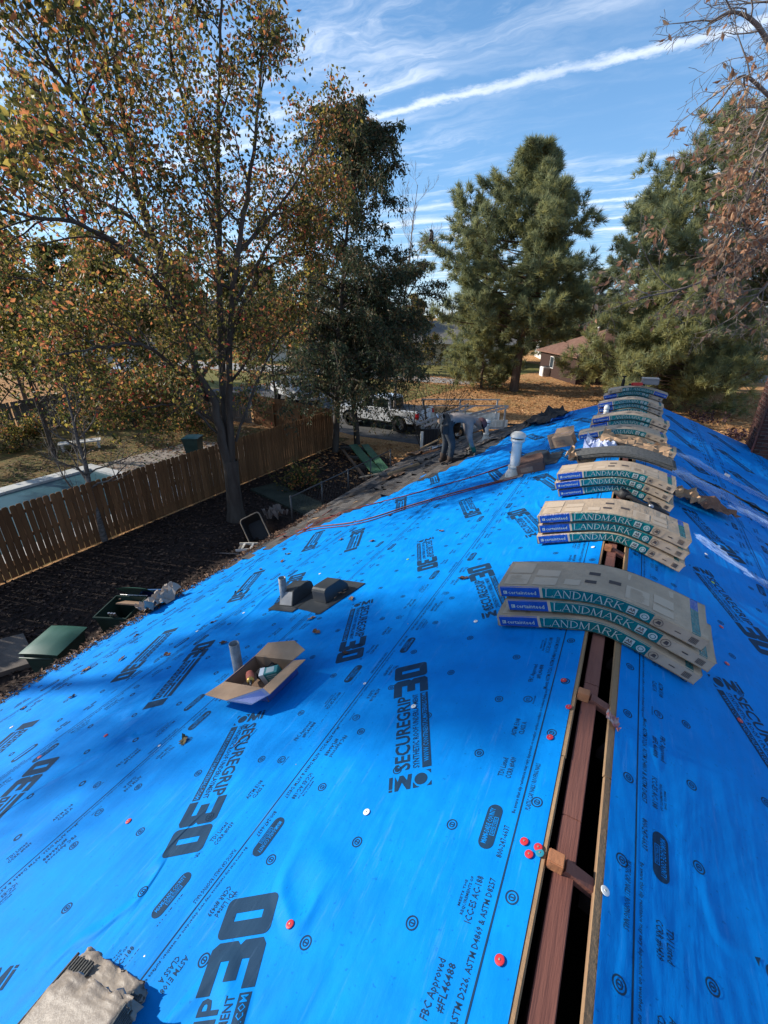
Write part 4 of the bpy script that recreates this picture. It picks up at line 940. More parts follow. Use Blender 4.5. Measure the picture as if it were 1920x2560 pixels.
def bundle(y, z, c0, label, m=.355, r=.10, yaw=0., seed=0, rev=False, group=None, grey=False, vis=2, tilt=0., flat=False, xoff=0., prints=True):
    """one wrapped bundle. y: front face, z: height of its underside over the ridge line, c0: where along it (from the middle) the ridge crosses"""
    rng = np.random.default_rng(seed); top = 6 if grey else 0
    t = empty('shingle_bundle', (xoff, y, z), (0, tilt, yaw), label=label, cat='shingle bundle', group=group)
    bend = Bend(m, r, c0, rng) if not flat else (lambda P: np.asarray(P, float))
    H = BL/2; k = -1 if rev else 1
    cuts = sorted(set([-H, -H+.012, -.285, -.270, .205, .275, .345, H-.012, H]+list(np.linspace(-H, H, 27))))
    cuts = [c for i, c in enumerate(cuts) if i == 0 or c-cuts[i-1] > .006]
    vs = [0, .012, .12, .24, BW-.012, BW]; ws = [0, .008, BT-.008, BT]
    V, F, M = [], [], []
    def grid(fn, A, B, mi, flip):
        b = len(V); na, nb = len(A), len(B)
        for a in A:
            for c in B: V.append(fn(a, c))
        for i in range(na-1):
            for j in range(nb-1):
                q = (b+i*nb+j, b+(i+1)*nb+j, b+(i+1)*nb+j+1, b+i*nb+j+1); F.append(q[::-1] if flip else q); M.append(mi((A[i]+A[i+1])/2*k, (B[j]+B[j+1])/2))
    def side_col(s, w):
        if s < -H+.012: return 0
        if s < -.285: return 2
        if s < -.270: return 5
        if s < .205: return 1
        if s < .275: return 1
        return 0
    rd = lambda v, hi: .006 if (v < 1e-6 or v > hi-1e-6) else 0.    # softened long edges
    grid(lambda s, w: (s, rd(w, BT), w), cuts, ws, side_col, False)
    grid(lambda s, w: (s, BW-rd(w, BT), w), cuts, ws, side_col, True)
    grid(lambda s, v: (s, v, BT-rd(v, BW)*.6), cuts, vs, lambda s, v: (2 if (.43 < s < .475 and v > .22) else 1 if (.43 < s < .475) else top), False)
    grid(lambda s, v: (s, v, rd(v, BW)*.6), cuts, vs, lambda s, v: 0, True)
    ends = [-H, H]
    for e in ends: grid(lambda v, w, e=e: (e+rng.normal(0, .004), v, w), vs, ws, lambda v, w: top, e < 0)
    V = np.array(V); V = bend(V)
    V += rng.normal(0, .0005, V.shape)
    F = np.array(F); M = np.array(M); WV, WF, WM = [V], [F[:, [0, 1, 2]], F[:, [0, 2, 3]]], [M, M]
    # print on the faces: letters bent with the bundle
    PV, PF, PM, nb = [], [], [], len(V)
    def put(vf, mi, off=-.0012, face='side'):
        nonlocal nb
        v, f = vf; n0 = len(v)
        if face == 'side': P = np.stack([v[:, 0]*k if not rev else -v[:, 0], np.full(n0, off), v[:, 1]], 1)
        else: P = np.stack([v[:, 0], v[:, 1], np.full(n0, BT+.0020)], 1)
        if rev and face == 'side':       # keep letters readable on the turned bundle
            P[:, 0] = -(-P[:, 0]); 
        Q = bend(P); PV.append(Q); PF.append(np.asarray(f)+nb); PM.append(np.full(len(f), mi)); nb += n0
    off_s = (lambda x: x) if not rev else (lambda x: -x)
    def span(a, b): return (a, b) if not rev else (-b, -a)
    def side_text(s, a, b, y0, y1, mi, bold=.0):
        x0, x1 = span(a, b); vf = text2d(s, x0, x1, y0, y1, bold)
        if rev: vf = (np.stack([vf[0][:, 0], vf[0][:, 1]], 1), vf[1])
        put2(vf, mi)
    def put2(vf, mi, off=-.0022):
        nonlocal nb
        v, f = vf; P = np.stack([v[:, 0], np.full(len(v), off), v[:, 1]], 1); PV.append(bend(P)); PF.append(np.asarray(f)+nb); PM.append(np.full(len(f), mi)); nb += len(v)
    a, b = span(-.262, .135); L = (LMARK[0]*[b-a, .046]+[a, .015], LMARK[1])
    keep = (L[0], L[1]); put2(keep, 3)
    a, b = span(-.495, -.31)
    if not rev or True: side_text('certainteed', -.470, -.305, .024, .048, 3, .012)
    a, b = span(-.500, -.478); put2(shape2d([rect(a, b, .024, .046), rect(a+.006, a+.010, .028, .042)]), 3)
    a, b = span(.155, .200); put2(shape2d([rect(a, b, .014, .060)]), 3); put2(text2d('AR', a+.006, b-.006, .032, .054, .02), 4, -.0031); put2(shape2d([rect(a+.005, b-.005, .018, .027)]), 4, -.0031)
    c = .240*k; put2(shape2d([circ(c, .034, .022, 14)]), 3); put2(shape2d([circ(c, .034, .015, 10), circ(c, .034, .011, 10)]), 1, -.0031)
    c = .305*k; put2(shape2d([circ(c, .036, .024, 14), circ(c, .036, .021, 14)]), 4); put2(shape2d([[(c-.012, .028), (c+.012, .026), (c+.010, .048), (c-.004, .050)]]), 4)
    put2(shape2d([rect(*span(.385, .415), .034, .040)]), 4)
    for q in range(7): put2(shape2d([rect(*span(.458+.0055*q, .461+.0055*q), .018, .052)]), 4)
    if vis > 1:
        for q, (a, b, c0_, d) in enumerate([(-.50, -.36, .03, .15), (-.50, -.36, .17, .31), (-.33, -.20, .03, .12), (-.33, -.2, .14, .22), (.13, .24, .04, .17), (.26, .36, .03, .09), (.26, .36, .11, .19), (.13, .36, .24, .31), (-.16, -.08, .05, .12)]):
            put((np.array(rect(a, b, c0_, d)), np.array([[0, 1, 2], [0, 2, 3]])), 5, face='top')
        for a, c0_ in ((-.06, .10), (-.05, .20), (.05, .14)): put((np.array(rect(a, a+.055, c0_, c0_+.035)), np.array([[0, 1, 2], [0, 2, 3]])), 4, face='top')
        for q in range(9): put((np.array(rect(.15, .15+rng.uniform(.05, .09), .05+.012*q, .054+.012*q)), np.array([[0, 1, 2], [0, 2, 3]])), 6, face='top')
        for q in range(8): put((np.array(rect(-.48, -.48+rng.uniform(.06, .11), .045+.012*q, .049+.012*q)), np.array([[0, 1, 2], [0, 2, 3]])), 6, face='top')
    np_mesh('wrapper', np.concatenate(WV+PV), np.concatenate(WF+PF), BM, np.concatenate(WM+PM), t)
    return t
ZB = -.014
def stack(y, specs, group, where):
    for i, (dy, dc, yaw, lb, kw) in enumerate(specs):
        bundle(y+dy, ZB+(BT+.006)*i, dc, lb, yaw=R(yaw), seed=int(abs(y)*100)+i, group=group, m=.355-.012*i, r=.10+.05*i, **kw)
GR = 'wrapped shingle bundles stacked along the ridge'
stack(2.28, [(0, .04, -1.2, 'bottom bundle of the nearest stack, resting on the open ridge gap', {}), (.03, -.0, -1.6, 'middle bundle of the nearest stack, pushed slightly towards the dark slope', {}),
             (.035, .06, -1.8, 'topmost bundle of the nearest stack, its greyed printed top facing up', dict(grey=True, vis=2))], GR, '')
stack(3.52, [(0, .04, -.5, 'bottom bundle of the second stack from the viewer', {}), (.01, .04, -.3, 'middle bundle of the second stack, blue end torn and creased', {}), (.0, .05, -.4, 'top bundle of the second stack with a grey printed top', dict(grey=True))], GR, '')
stack(4.72, [(.02, .06, -1, 'bottom bundle of the third stack, above the tool bag', {}), (0, .10, -1, 'middle bundle of the third stack', {}), (.0, .09, -1, 'upper bundle of the third stack, under the loose black shingles', {})], GR, '')
stack(6.55, [(.0, -.02, -3, 'lowest bundle of the stack behind the crumpled paper', {}), (.02, -.03, -3, 'second bundle up in the stack behind the crumpled paper', {}), (.12, .10, 2, 'bundle shifted far to the bright slope, third up behind the crumpled paper', {})], GR, '')
stack(7.75, [(.0, .06, 0, 'lowest bundle of the tan stack beyond the crumpled paper', {}), (.02, .04, 1, 'bundle second from the bottom of the tan stack', {}), (.0, .03, -1, 'sunlit bundle topping the tan stack, big blue end label', {})], GR, '')
stack(9.3, [(.0, .05, 0, 'bottom bundle of the shaded stack near the roof end', {}), (.02, .05, 0, 'middle bundle of the shaded stack near the roof end', {}), (.0, .07, 0, 'top bundle of the shaded stack near the roof end', {})], GR, '')
stack(10.35, [(.0, .06, 0, 'bottom bundle of the farthest stack', {}), (.02, .04, 0, 'second bundle of the farthest stack', {}), (.0, .05, 0, 'third bundle of the farthest stack', {}), (-.02, -.02, 0, 'turned bundle topping the farthest stack, blue label on its far end', dict(rev=True))], GR, '')
# loose shingles opened out on the third stack
ls = empty('loose_shingles', (0, 5.06, ZB+3*(BT+.006)), label='opened pile of loose black shingles curving over the third stack', cat='shingles')
for i in range(5):
    b = Bend(.32, .24, .06+random.uniform(-.03, .03), RNG); s = np.linspace(-.5, .5, 21); y0 = .10+random.uniform(-.02, .02)
    V = []
    for q in s:
        for v, w in ((y0, .010*i), (y0+.33, .010*i), (y0+.33, .010*i+.007), (y0, .010*i+.007)): V.append((q, v, w))
    V = b(np.array(V)); F = []
    for j in range(20):
        for e in range(4): F.append((4*j+e, 4*j+(e+1) % 4, 4*j+4+(e+1) % 4, 4*j+4+e))
    F += [(0, 3, 2, 1), (80, 81, 82, 83)]; np_mesh('shingle', V, F, M_shin, None, ls)
# corner bundles close to the camera
u0, y0 = 1.285, .17
cb = []
for i, (dw, du, dy, rz, lb) in enumerate(((.004, .045, .03, 94, 'lower of the two dusty bundles by the viewer, mostly hidden'), (.085, -.055, -.03, 99, 'dusty grey wrapped bundle with a torn end close to the viewer'))):
    rng = np.random.default_rng(300+i); t = empty('shingle_bundle', mtx=roof_mtx(-1, u0+du, y0+dy, .010+dw, R(rz)), label=lb, cat='shingle bundle', group=GR)
    nx, ny_ = 44, 18; V, F = [], []
    prof = [(0, .0), (0, .004), (.004, BT*.5), (.006, BT-.006), (.014, BT)]
    def top_pt(a, c):
        x = a; e = max(0, a+.05)/.05          # crumpled end
        j = .0032*min(1, max(0, (a+.07)/.07))
        return (x+rng.normal(0, j*.35), c+rng.normal(0, j*.3), BT-.006+rng.normal(0, .0004+j)+.002*math.sin(9*a+1)*math.sin(14*c)-.018*max(0, e)*abs(math.sin(c*30)))
    xs = np.concatenate([np.linspace(-1.0, -.14, 22), np.linspace(-.13, .0, 22)]); cs = np.linspace(-.165, .165, ny_)
    for a in xs:
        for c in cs: V.append(top_pt(a, c))
    n0 = len(V)
    for a in xs:
        for c in (-.165, .165):
            for w in (BT*.66, BT*.33, 0): V.append((a+rng.normal(0, .003), c+rng.normal(0, .004), w))
    for p in range(43):
        for q in range(ny_-1): F.append((p*ny_+q, (p+1)*ny_+q, (p+1)*ny_+q+1, p*ny_+q+1))
        for sidx, q in ((0, 0), (1, ny_-1)):
            for w in range(3):
                A = (p*ny_+q) if w == 0 else n0+p*6+sidx*3+w-1; B = ((p+1)*ny_+q) if w == 0 else n0+(p+1)*6+sidx*3+w-1; C = n0+(p+1)*6+sidx*3+w; D = n0+p*6+sidx*3+w; F.append((A, D, C, B) if sidx == 0 else (B, C, D, A))
    n1 = len(V)
    for q in range(ny_):
        for w in (BT*.7, BT*.45, BT*.2, 0): V.append((rng.normal(.0, .006), cs[q]+rng.normal(0, .003), w))
    for q in range(ny_-1):
        for w in range(4):
            A = 43*ny_+q if w == 0 else n1+q*4+w-1; B = 43*ny_+q+1 if w == 0 else n1+(q+1)*4+w-1; F.append((A, n1+q*4+w, n1+(q+1)*4+w, B))
    wr = np_mesh('wrapper', V, F, [mat('dusty_plastic_wrapper', (.29, .245, .20), .5, .35, var=(.21, .175, .145), vscale=9, bump=.25, bscale=34)], None, t, smooth=True)
    if i == 0:
        for q in range(9): c_ = .045+.0135*q; MB().box(-.95, -.02-random.uniform(0, .012), c_, c_+.006, BT-.002, BT+.006).build('shingle_edge', M_shin, t)
    for q in range(9):
        MB().box(-.95, -.012-random.uniform(0, .02), -.172, -.1655, .006+.0072*q, .0105+.0072*q).build('shingle_edge', M_shin, t)

# ------------------------------------------------------------------ open carton with its contents
M_card = mat('cardboard', (.40, .275, .185), .85, .15, var=(.33, .22, .145), vscale=5, bump=.12, bscale=60, bstretch=(1, .1, 1)); M_cardo = mat('carton_print_blue', (.03, .075, .27), .6, .3, var=(.05, .10, .32), vscale=5)
M_cardd = mat('cardboard_inner', (.27, .18, .125), .9, .1, var=(.22, .145, .10), vscale=5)
bm_ = roof_mtx(-1, 2.06, 1.60, .008, R(-2)); box = empty('carton', mtx=bm_, label='open cardboard carton with blue outside, flaps out, on the blue underlayment', cat='box')
W2, D2, HB = .205, .14, .105           # half length down the slope, half width, height
def panel(nm, pts, th, mats):          # a panel with thickness: inner skin first material
    p = [Vector(q) for q in pts]; n = (p[1]-p[0]).cross(p[2]-p[0]).normalized()*th
    cen = sum(p, Vector())/len(p); inw = Vector((0, 0, 1)) if nm in ('flap', 'corner_web', 'bottom') else Vector((-cen.x, -cen.y, 0))
    if nm == 'flap' and min(q.z for q in p) < HB-.03: inw = Vector((-1, 0, .3))
    if n.dot(inw) > 0: n = -n
    m = MB(); k = len(p); m.add(p+[q+n for q in p], [tuple(range(k))], 0); m.f.append(tuple(range(2*k-1, k-1, -1))); m.m.append(1)
    for i in range(k): m.f.append((i, (i+1) % k, k+(i+1) % k, k+i)); m.m.append(0)
    o = link_mesh(nm, bpy.data.meshes.new(nm), box); o.data.from_pydata(m.v, [], m.f); [o.data.materials.append(x) for x in mats]; o.data.polygons.foreach_set('material_index', m.m); return o
IO = [M_cardd, M_cardo]
panel('bottom', [(-W2, -D2, .002), (W2, -D2, .002), (W2, D2, .002), (-W2, D2, .002)], -.003, IO)
for q in ([(-W2, -D2, 0), (-W2, -D2, HB), (W2, -D2, HB), (W2, -D2, 0)], [(W2, D2, 0), (W2, D2, HB), (-W2, D2, HB), (-W2, D2, 0)], [(-W2, D2, 0), (-W2, D2, HB), (-W2, -D2, HB), (-W2, -D2, 0)], [(W2, -D2, 0), (W2, -D2, HB), (W2, D2, HB), (W2, D2, 0)]):
    panel('side_wall', q, .004, IO)
FO = [M_card, M_cardo]
panel('flap', [(-W2, -D2, HB), (-W2-.02, -D2-.145, HB+.01), (.02, -D2-.15, HB+.004), (W2, -D2, HB)], .004, FO)
panel('flap', [(W2, -D2, HB), (W2+.13, -D2-.05, HB+.015), (W2+.16, D2-.02, HB+.035), (W2+.01, D2+.0, HB)], .004, FO)
panel('flap', [(W2, D2, HB), (W2+.10, D2+.05, HB+.055), (W2-.06, D2+.115, HB+.075), (-W2+.08, D2+.095, HB+.055), (-W2, D2, HB)], .004, FO)
panel('flap', [(-W2, D2, HB), (-W2-.03, D2-.02, HB-.07), (-W2-.03, -D2+.02, HB-.07), (-W2, -D2, HB)], .004, FO)
panel('corner_web', [(W2, -D2, HB-.001), (.02, -D2-.15, HB+.002), (W2+.03, -D2-.13, HB-.012), (W2+.13, -D2-.05, HB+.012)], .004, [mat('web_blue', (.045, .095, .25), .5, .4, var=(.08, .13, .28), vscale=7), M_cardo])
def inbox(name, label, cat, x, y, z, rx=0, ry=0, rz=0): return empty(name, mtx=bm_ @ Matrix.Translation((x, y, z)) @ Matrix.Rotation(rz, 4, 'Z') @ Matrix.Rotation(ry, 4, 'Y') @ Matrix.Rotation(rx, 4, 'X'), label=label, cat=cat)
t = inbox('sealant_tube', 'salmon coloured tube with a brass collar lying in the open carton', 'tube', -.05, -.045, .082, ry=R(90-8), rz=R(-35))
MB().lathe([(.0001, -.085), (.020, -.084), (.027, -.07), (.028, .02), (.026, .06)], 16).build('barrel', mat('salmon_plastic', (.50, .16, .12), .4, .5, var=(.40, .12, .09), vscale=10), t, smooth=True)
MB().lathe([(.026, .06), (.0255, .064), (.022, .085), (.0001, .087)], 16).build('collar', mat('brass', (.62, .38, .10), .35, .5, metal=.7), t, smooth=True)
MB().lathe([(.012, .086), (.010, .11), (.004, .16), (.0001, .16)], 12).build('nozzle', mat('black_plastic', (.02, .02, .022), .4, .5), t, smooth=True)
t = inbox('nail_box', 'small white and teal printed box standing in the open carton', 'box', .10, .03, .065, rx=R(18), rz=R(28))
MB().box(-.075, .055, -.03, .03, -.05, .05).build('body', mat('teal_card', (.03, .22, .22), .5, .4), t, bevel=.003); MB().box(-.079, -.045, -.031, .031, -.051, .051).build('end_panel', mat('white_card', (.65, .68, .70), .5, .4), t)
m = MB()
for z_, h_ in ((.03, .008), (.012, .006), (-.01, .016), (-.034, .006)): m.box(-.03, .045, -.0318, -.031, z_-h_/2, z_+h_/2)
m.box(-.028, .03, -.02, .022, .0503, .0512); m.build('panel_print', M_wwhite, t)
t = inbox('glove', 'black work glove crumpled in the open carton', 'glove', -.055, .06, .03, rz=R(40))
gm = mat('black_fabric', (.022, .023, .027), .85, .2, bump=.4, bscale=60); m = MB(); m.lathe([(.0001, -.02), (.045, -.018), (.052, .0), (.042, .03), (.018, .045), (.0001, .046)], 14); m.build('palm', gm, t, smooth=True)
for k in range(4): MB().tube([(.03, -.03+.02*k, .01), (.07, -.04+.026*k, .03), (.10+.01*k, -.04+.03*k, .02)], [.012, .012, .008], 8).build('finger', gm, t, smooth=True)
MB().tube([(-.01, -.04, .01), (.01, -.075, .02), (.035, -.085, .012)], [.013, .012, .009], 8).build('thumb', gm, t, smooth=True)

# ------------------------------------------------------------------ pipes, vents
M_galv = mat('galvanised_steel', (.25, .28, .30), .55, .5, metal=.25, var=(.10, .12, .14), vscale=14, vstretch=(1, 1, .5), bump=.25, bscale=20); M_blk = mat('black_vent_metal', (.028, .033, .037), .42, .45, var=(.04, .045, .05), vscale=4); M_dk = mat('near_black', (.02, .02, .02), .9, .1)
def pipe(u, y, h, r, label):
    b = roof_pt(-1, u, y); t = empty('vent_pipe', b, label=label, cat='pipe', group='plumbing vent pipes through the underlayment')
    MB().lathe([(r, -.05), (r, h), (r*.86, h), (r*.86, -.02)], 24).build('pipe', M_galv, t, smooth=True); MB().lathe([(.0001, h-.09), (r*.87, h-.09)], 24).build('throat_shade', M_dk, t)  # near-black disc stands in for the shade down the open pipe
    return t
pipe(2.40, 1.66, .30, .036, 'weathered galvanised pipe standing behind the open carton')
pB = pipe(2.905, 2.70, .30, .036, 'galvanised pipe beside the black slant roof vent'); MB().lathe([(.037, .0), (.044, .004), (.042, .03), (.0365, .06)], 20).build('torn_collar', mat('lead_collar', (.12, .12, .125), .6, .3), pB, smooth=True)
def flange(t, u, y, w, d, rz):
    m = MB(); m.box(-w/2, w/2, -d/2, d/2, .0, .004); return m.build('flange', M_blk, t, bevel=.0015)
t = empty('roof_vent', mtx=roof_mtx(-1, 2.79, 2.76, .012, R(-8)), label='black slant fronted roof vent with a pale sloping face next to the pipe', cat='roof vent', group='black roof vents lying on the underlayment')
flange(t, 0, 0, .40, .44, 0)
m = MB(); m.prism([(-.15, .004), (.165, .004), (.165, .105), (.145, .128), (.085, .132), (-.06, .132)][::1], 'x', -.105, .11)
m = MB(); m.prism([(-.14, .004), (-.065, .128), (.10, .134), (.155, .124), (.175, .10), (.175, .004)], 'x', -.11, .105); m.build('hood', M_blk, t, bevel=.004)
MB().add([(-.095, -.1375, .012), (.092, -.1375, .012), (.092, -.0715, .121), (-.095, -.0715, .121)], [(0, 1, 2, 3)]).build('front_panel', mat('pale_vent_face', (.27, .275, .28), .6, .3, var=(.20, .205, .21), vscale=8), t)  # sloping face coloured paler than the black hood
t = empty('roof_vent', mtx=roof_mtx(-1, 2.37, 2.80, .012, R(-16)), label='black round nosed roof vent with leaves caught against its flange', cat='roof vent', group='black roof vents lying on the underlayment')
flange(t, 0, 0, .42, .56, 0)
m = MB(); pr = [(-.13, .004)]+[(-.115+.055*(1-math.cos(R(a))), .078+.055*math.sin(R(a))) for a in (0, 22, 45, 67, 90)]+[(.10, .134), (.155, .06), (.155, .004)]
m.prism(pr, 'x', -.11, .11); m.build('hood', M_blk, t, bevel=.003)
leafmesh = None
def dead_leaf(mtx, s, label, k=0):
    """a dry lobed oak leaf with curled lobes"""
    t = bpy.data.objects.new('dead_leaf', DLM[k]); COL.objects.link(t); t.matrix_world = mtx @ Matrix.Scale(s, 4); return tag(t, label, 'leaf', 'dry leaves scattered on the underlayment')
def leaf_mesh(seed, m):
    rng = np.random.default_rng(seed); out = []
    n = 7
    for i in range(n+1):
        x = i/n; w = (.36*math.sin(math.pi*min(1, x*.95+.05))**.7)*(1.0 if i % 2 else .52); out.append((x-.5, w, .05+.22*w+rng.normal(0, .05)))
    V = [(-.72, 0, 0)]; F = []
    for i, (x, w, z) in enumerate(out): V += [(x, 0, .02+.04*math.sin(i)), (x+.06, w, z), (x+.06, -w*rng.uniform(.7, 1.1), z+rng.normal(.02, .06))]
    for i in range(n):
        a, b = 1+3*i, 4+3*i; F += [(a, b, b+1, a+1), (a, a+2, b+2, b)]
    F += [(0, 1, 2), (0, 3, 1)]; me = bpy.data.meshes.new('dead_leaf'); me.from_pydata(V, [], F); me.materials.append(m); return me
DLM = [leaf_mesh(i, m) for i, m in enumerate((LEAF_BROWN[0], LEAF_BROWN[1], LEAF_BROWN[2], mat('dead_leaf_olive', (.12, .10, .05), .8, .25)))]
LW = ['by the far eave', 'near the drip edge', 'between two faded prints', 'above the black vents', 'below the black vents', 'near the open carton', 'close to the nearest stack']
LEAFL = ['dark leaf lowest of three in a row up the lower courses', 'brown leaf in the middle of three along the lower courses', 'tan leaf beside the long diagonal print nearest the bins', 'brown leaf farthest down towards the lower eave corner', 'dark spread leaf left above the galvanised pipe', 'dark upright leaf just left of the galvanised pipe', 'olive leaf below the SECUREGRIP print left of the carton', 'dark leaf folded small between two pills of print', 'brown leaf uphill of the upper black vent pipe', 'tan leaf below the flange of the slant fronted vent', 'brown leaf a step below the black vents', 'dark leaf between the open carton and the tall print', 'brown leaf on the bright patch above the vents', 'olive leaf beside the small print left of the vents', 'dark leaf alone on the wide felt near the second stack', 'tan leaf near the orange rope on the third course', 'brown leaf right of the tan one near the orange rope', 'dark leaf highest of the cluster above the eave', 'olive leaf in the middle of the cluster above the eave', 'dark leaf lowest of the cluster above the eave', 'brown leaf close to the eave needles', 'tan leaf near the top of the reversed print', 'dark leaf below the prints between vents and rope', 'brown leaf lying against the orange rope', 'dark leaf near the faint print right of the rope', 'brown leaf between the pipes']
leafpos = [(342, 1591), (306, 1650), (217, 1677), (61, 1773), (535, 1558), (506, 1626), (461, 1856), (181, 1745), (707, 1405), (780, 1550), (793, 1584), (865, 1636), (652, 1425), (599, 1480), (1160, 1449), (853, 1351), (931, 1355), (711, 1375), (721, 1387), (705, 1406), (300, 1500), (420, 1640), (880, 1500), (975, 1290), (1105, 1330), (560, 1610)]
tones = ['brown', 'tan', 'dark', 'olive']
for i, q in enumerate(leafpos):
    u, y = on_roof(*q); k = [2, 0, 1, 0, 2, 2, 3, 2, 0, 1, 0, 2, 0, 3, 2, 1, 0, 2, 3, 0, 2, 0, 1, 2, 0, 2][i]
    dead_leaf(roof_mtx(-1, u, y, .012, random.uniform(0, 6.28)), random.uniform(.055, .085)*(1+.03*y), LEAFL[i], k)
for i in range(5):
    p = Matrix.Translation((random.uniform(.10, .16), random.uniform(-.16, .12), random.uniform(.01, .03))); dead_leaf(t.matrix_basis @ p @ Matrix.Rotation(random.uniform(0, 6), 4, 'Z'), .04, 'small pale leaf scrap caught against the round nosed black vent', 1)
tw = MB().tube([(-.07, 0, .004), (-.02, .01, .008), (.03, .0, .006), (.08, .012, .004)], [.003, .0035, .003, .002], 6).build('twig', LEAF_BROWN[0]); u, y = on_roof(613, 1851); tw.matrix_world = roof_mtx(-1, u, y, .01, R(75)); tag(tw, 'thin brown twig lying on the underlayment by the second course', 'twig')

# flues
M_whitep = mat('aged_white_paint', (.76, .74, .69), .5, .4, var=(.50, .46, .38), vscale=7, vstretch=(1, 1, .4), bump=.1, bscale=15); M_rust = mat('rust_stained_flashing', (.34, .31, .28), .6, .3, var=(.24, .19, .15), vscale=6, metal=.2)
def flue(px, h, r, label, cap=True):
    u, y = on_roof(*px); b = roof_pt(-1, u, y); t = empty('flue_pipe', b, label=label, cat='flue')
    f = MB().box(-.17, .17, -.20, .20, .004, .010).build('flashing', M_rust, t); f.matrix_world = roof_mtx(-1, u, y, .010, 0); f.parent = t; f.matrix_parent_inverse = Matrix.Translation(-Vector(b))
    MB().lathe([(r*1.75, -.05), (r*1.7, .03), (r*1.22, .10), (r*1.18, .13), (r*1.30, .135), (r*1.30, .155), (r*1.03, .165)], 24).build('storm_collar', M_whitep, t, smooth=True)
    MB().lathe([(r, .10), (r, h)], 24).build('pipe', M_whitep, t, smooth=True)
    MB().lathe([(r*1.0, h-.0), (r*1.28, h+.005), (r*1.42, h+.02), (r*1.42, h+.045), (r*1.1, h+.05)], 24).build('lower_ring', M_whitep, t, smooth=True); MB().lathe([(r*.95, h+.045), (r*.95, h+.075)], 20).build('gap_shade', M_dk, t)  # near-black band stands in for shade in the gap under the cap
    MB().lathe([(r*1.1, h+.068), (r*1.58, h+.07), (r*1.60, h+.085), (r*1.45, h+.115), (r*.9, h+.14), (.0001, h+.146)], 24).build('cap', M_whitep, t, smooth=True)
    return t
flue((1283, 1190), .50, .068, 'tall white flue pipe with a round cap on a grey flashing plate')
flue((1214, 1100), .34, .052, 'smaller whitish flue pipe on the old shingles behind the worker')
tag(flue((1512, 1045), .10, .032, 'tiny pale vent stub beside the far stacks'), None)

# cartons and pan beside the flue
def carton(px, w, d, h, rz, label, lean=0., lift=.0, m=None, mm=None):
    u, y = on_roof(*px); t = empty('small_carton', mtx=roof_mtx(-1, u, y, .010+lift, R(rz)) @ Matrix.Rotation(R(lean), 4, 'X'), label=label, cat='box', group='cartons beside the white flue')
    MB().box(-w/2, w/2, -d/2, d/2, 0, h).build('body', m or M_card, t, bevel=.004); fm = MB(); fm.add([(-w/2, d/2, h), (w/2, d/2, h), (w/2-.02, d/2+.10, h+.05), (-w/2+.02, d/2+.10, h+.05)], [(0, 1, 2, 3)]); fm.build('flap', m or M_card, t)
    pb = MB(); pb.box(-w*.36, w*.1, -d/2-.0012, -d/2-.0004, h*.2, h*.7); pb.build('printed_panel', mat('carton_print', (.30, .20, .14), .8, .2, var=(.22, .15, .11), vscale=30), t); return t
M_cardk = mat('brown_carton', (.20, .115, .085), .85, .15, var=(.15, .085, .065), vscale=6)
carton((1330, 1178), .36, .26, .13, 8, 'flattened dark brown carton lying open against the white flue', m=M_cardk)
carton((1395, 1120), .22, .06, .20, 20, 'tan carton leaning upright behind the brown carton', -15)
carton((1420, 1135), .30, .12, .17, -14, 'tan carton tipped on top of the black vent lid', 12, .13)
t = empty('turbine_vent', mtx=roof_mtx(-1, 1.22, 6.72, .012), label='round black domed vent under the tipped carton', cat='roof vent'); MB().lathe([(.36, .0), (.35, .012), (.22, .02), (.205, .10), (.17, .13), (.0001, .135)], 28).build('dome', M_blk, t, smooth=True); MB().box(-.34, .34, -.34, .34, .0, .006).build('flange', M_blk, t)

# papers and film
def crumple(name, label, cat, mtx, w, d, h, m, seed, n=12, fold=1.0):
    rng = np.random.default_rng(seed); nx, ny = n, n; g = rng.normal(0, 1, (nx, ny)); g2 = rng.normal(0, 1, (nx//3+2, ny//3+2)); V = []; F = []
    for i in range(nx):
        for j in range(ny):
            b = g2[i//3, j//3]*(1-(i % 3)/3)+g2[i//3+1, j//3]*(i % 3)/3; V.append(((i/(nx-1)-.5)*w+rng.normal(0, w*.02), (j/(ny-1)-.5)*d+rng.normal(0, d*.025), max(.002, h*(.45+.35*b*fold+.22*g[i, j]))))
    F = [(i*ny+j, (i+1)*ny+j, (i+1)*ny+j+1, i*ny+j+1) for i in range(nx-1) for j in range(ny-1)]
    o = np_mesh(name, V, F, m); o.matrix_world = mtx; return tag(o, label, cat)
M_kraft = mat('kraft_paper', (.46, .30, .18), .8, .2, var=(.38, .24, .14), vscale=8); M_film = mat('printed_film', (.60, .62, .68), .25, .6, var=(.16, .22, .50), vscale=11)
crumple('wrapping_paper', 'crumpled tan wrapper balled up at the bright end of the third stack', 'paper', Matrix.Translation((-.47, 5.28, .10)) @ Matrix.Rotation(R(15), 4, 'Y'), .30, .36, .13, M_kraft, 1)
crumple('plastic_wrap', 'white and blue crumpled plastic wrap behind the loose shingles', 'plastic wrap', Matrix.Translation((-.28, 5.72, .13)), .40, .5, .13, M_film, 2)
crumple('torn_wrapper', 'torn tan wrapper laid over the ridge between the stacks', 'paper', Matrix.Translation((.05, 5.98, .16)) @ Matrix.Rotation(R(10), 4, 'Y'), .75, .42, .10, M_kraft, 3, 14, .5)
crumple('wrapper_scrap', 'pale crumpled wrapper hanging at the shaded end of the third stack', 'paper', roof_mtx(1, .60, 5.30, .06, R(20)), .30, .30, .10, M_kraft, 4)
crumple('brown_paper', 'stiff brown paper sheet lying on the shaded slope', 'paper', roof_mtx(1, .92, 5.55, .03, R(35)), .5, .42, .09, mat('brown_paper', (.20, .105, .07), .85, .15), 5, 8, .6)
M_clear = mat('clear_film', (.30, .45, .72), .3, .5, alpha=.30)
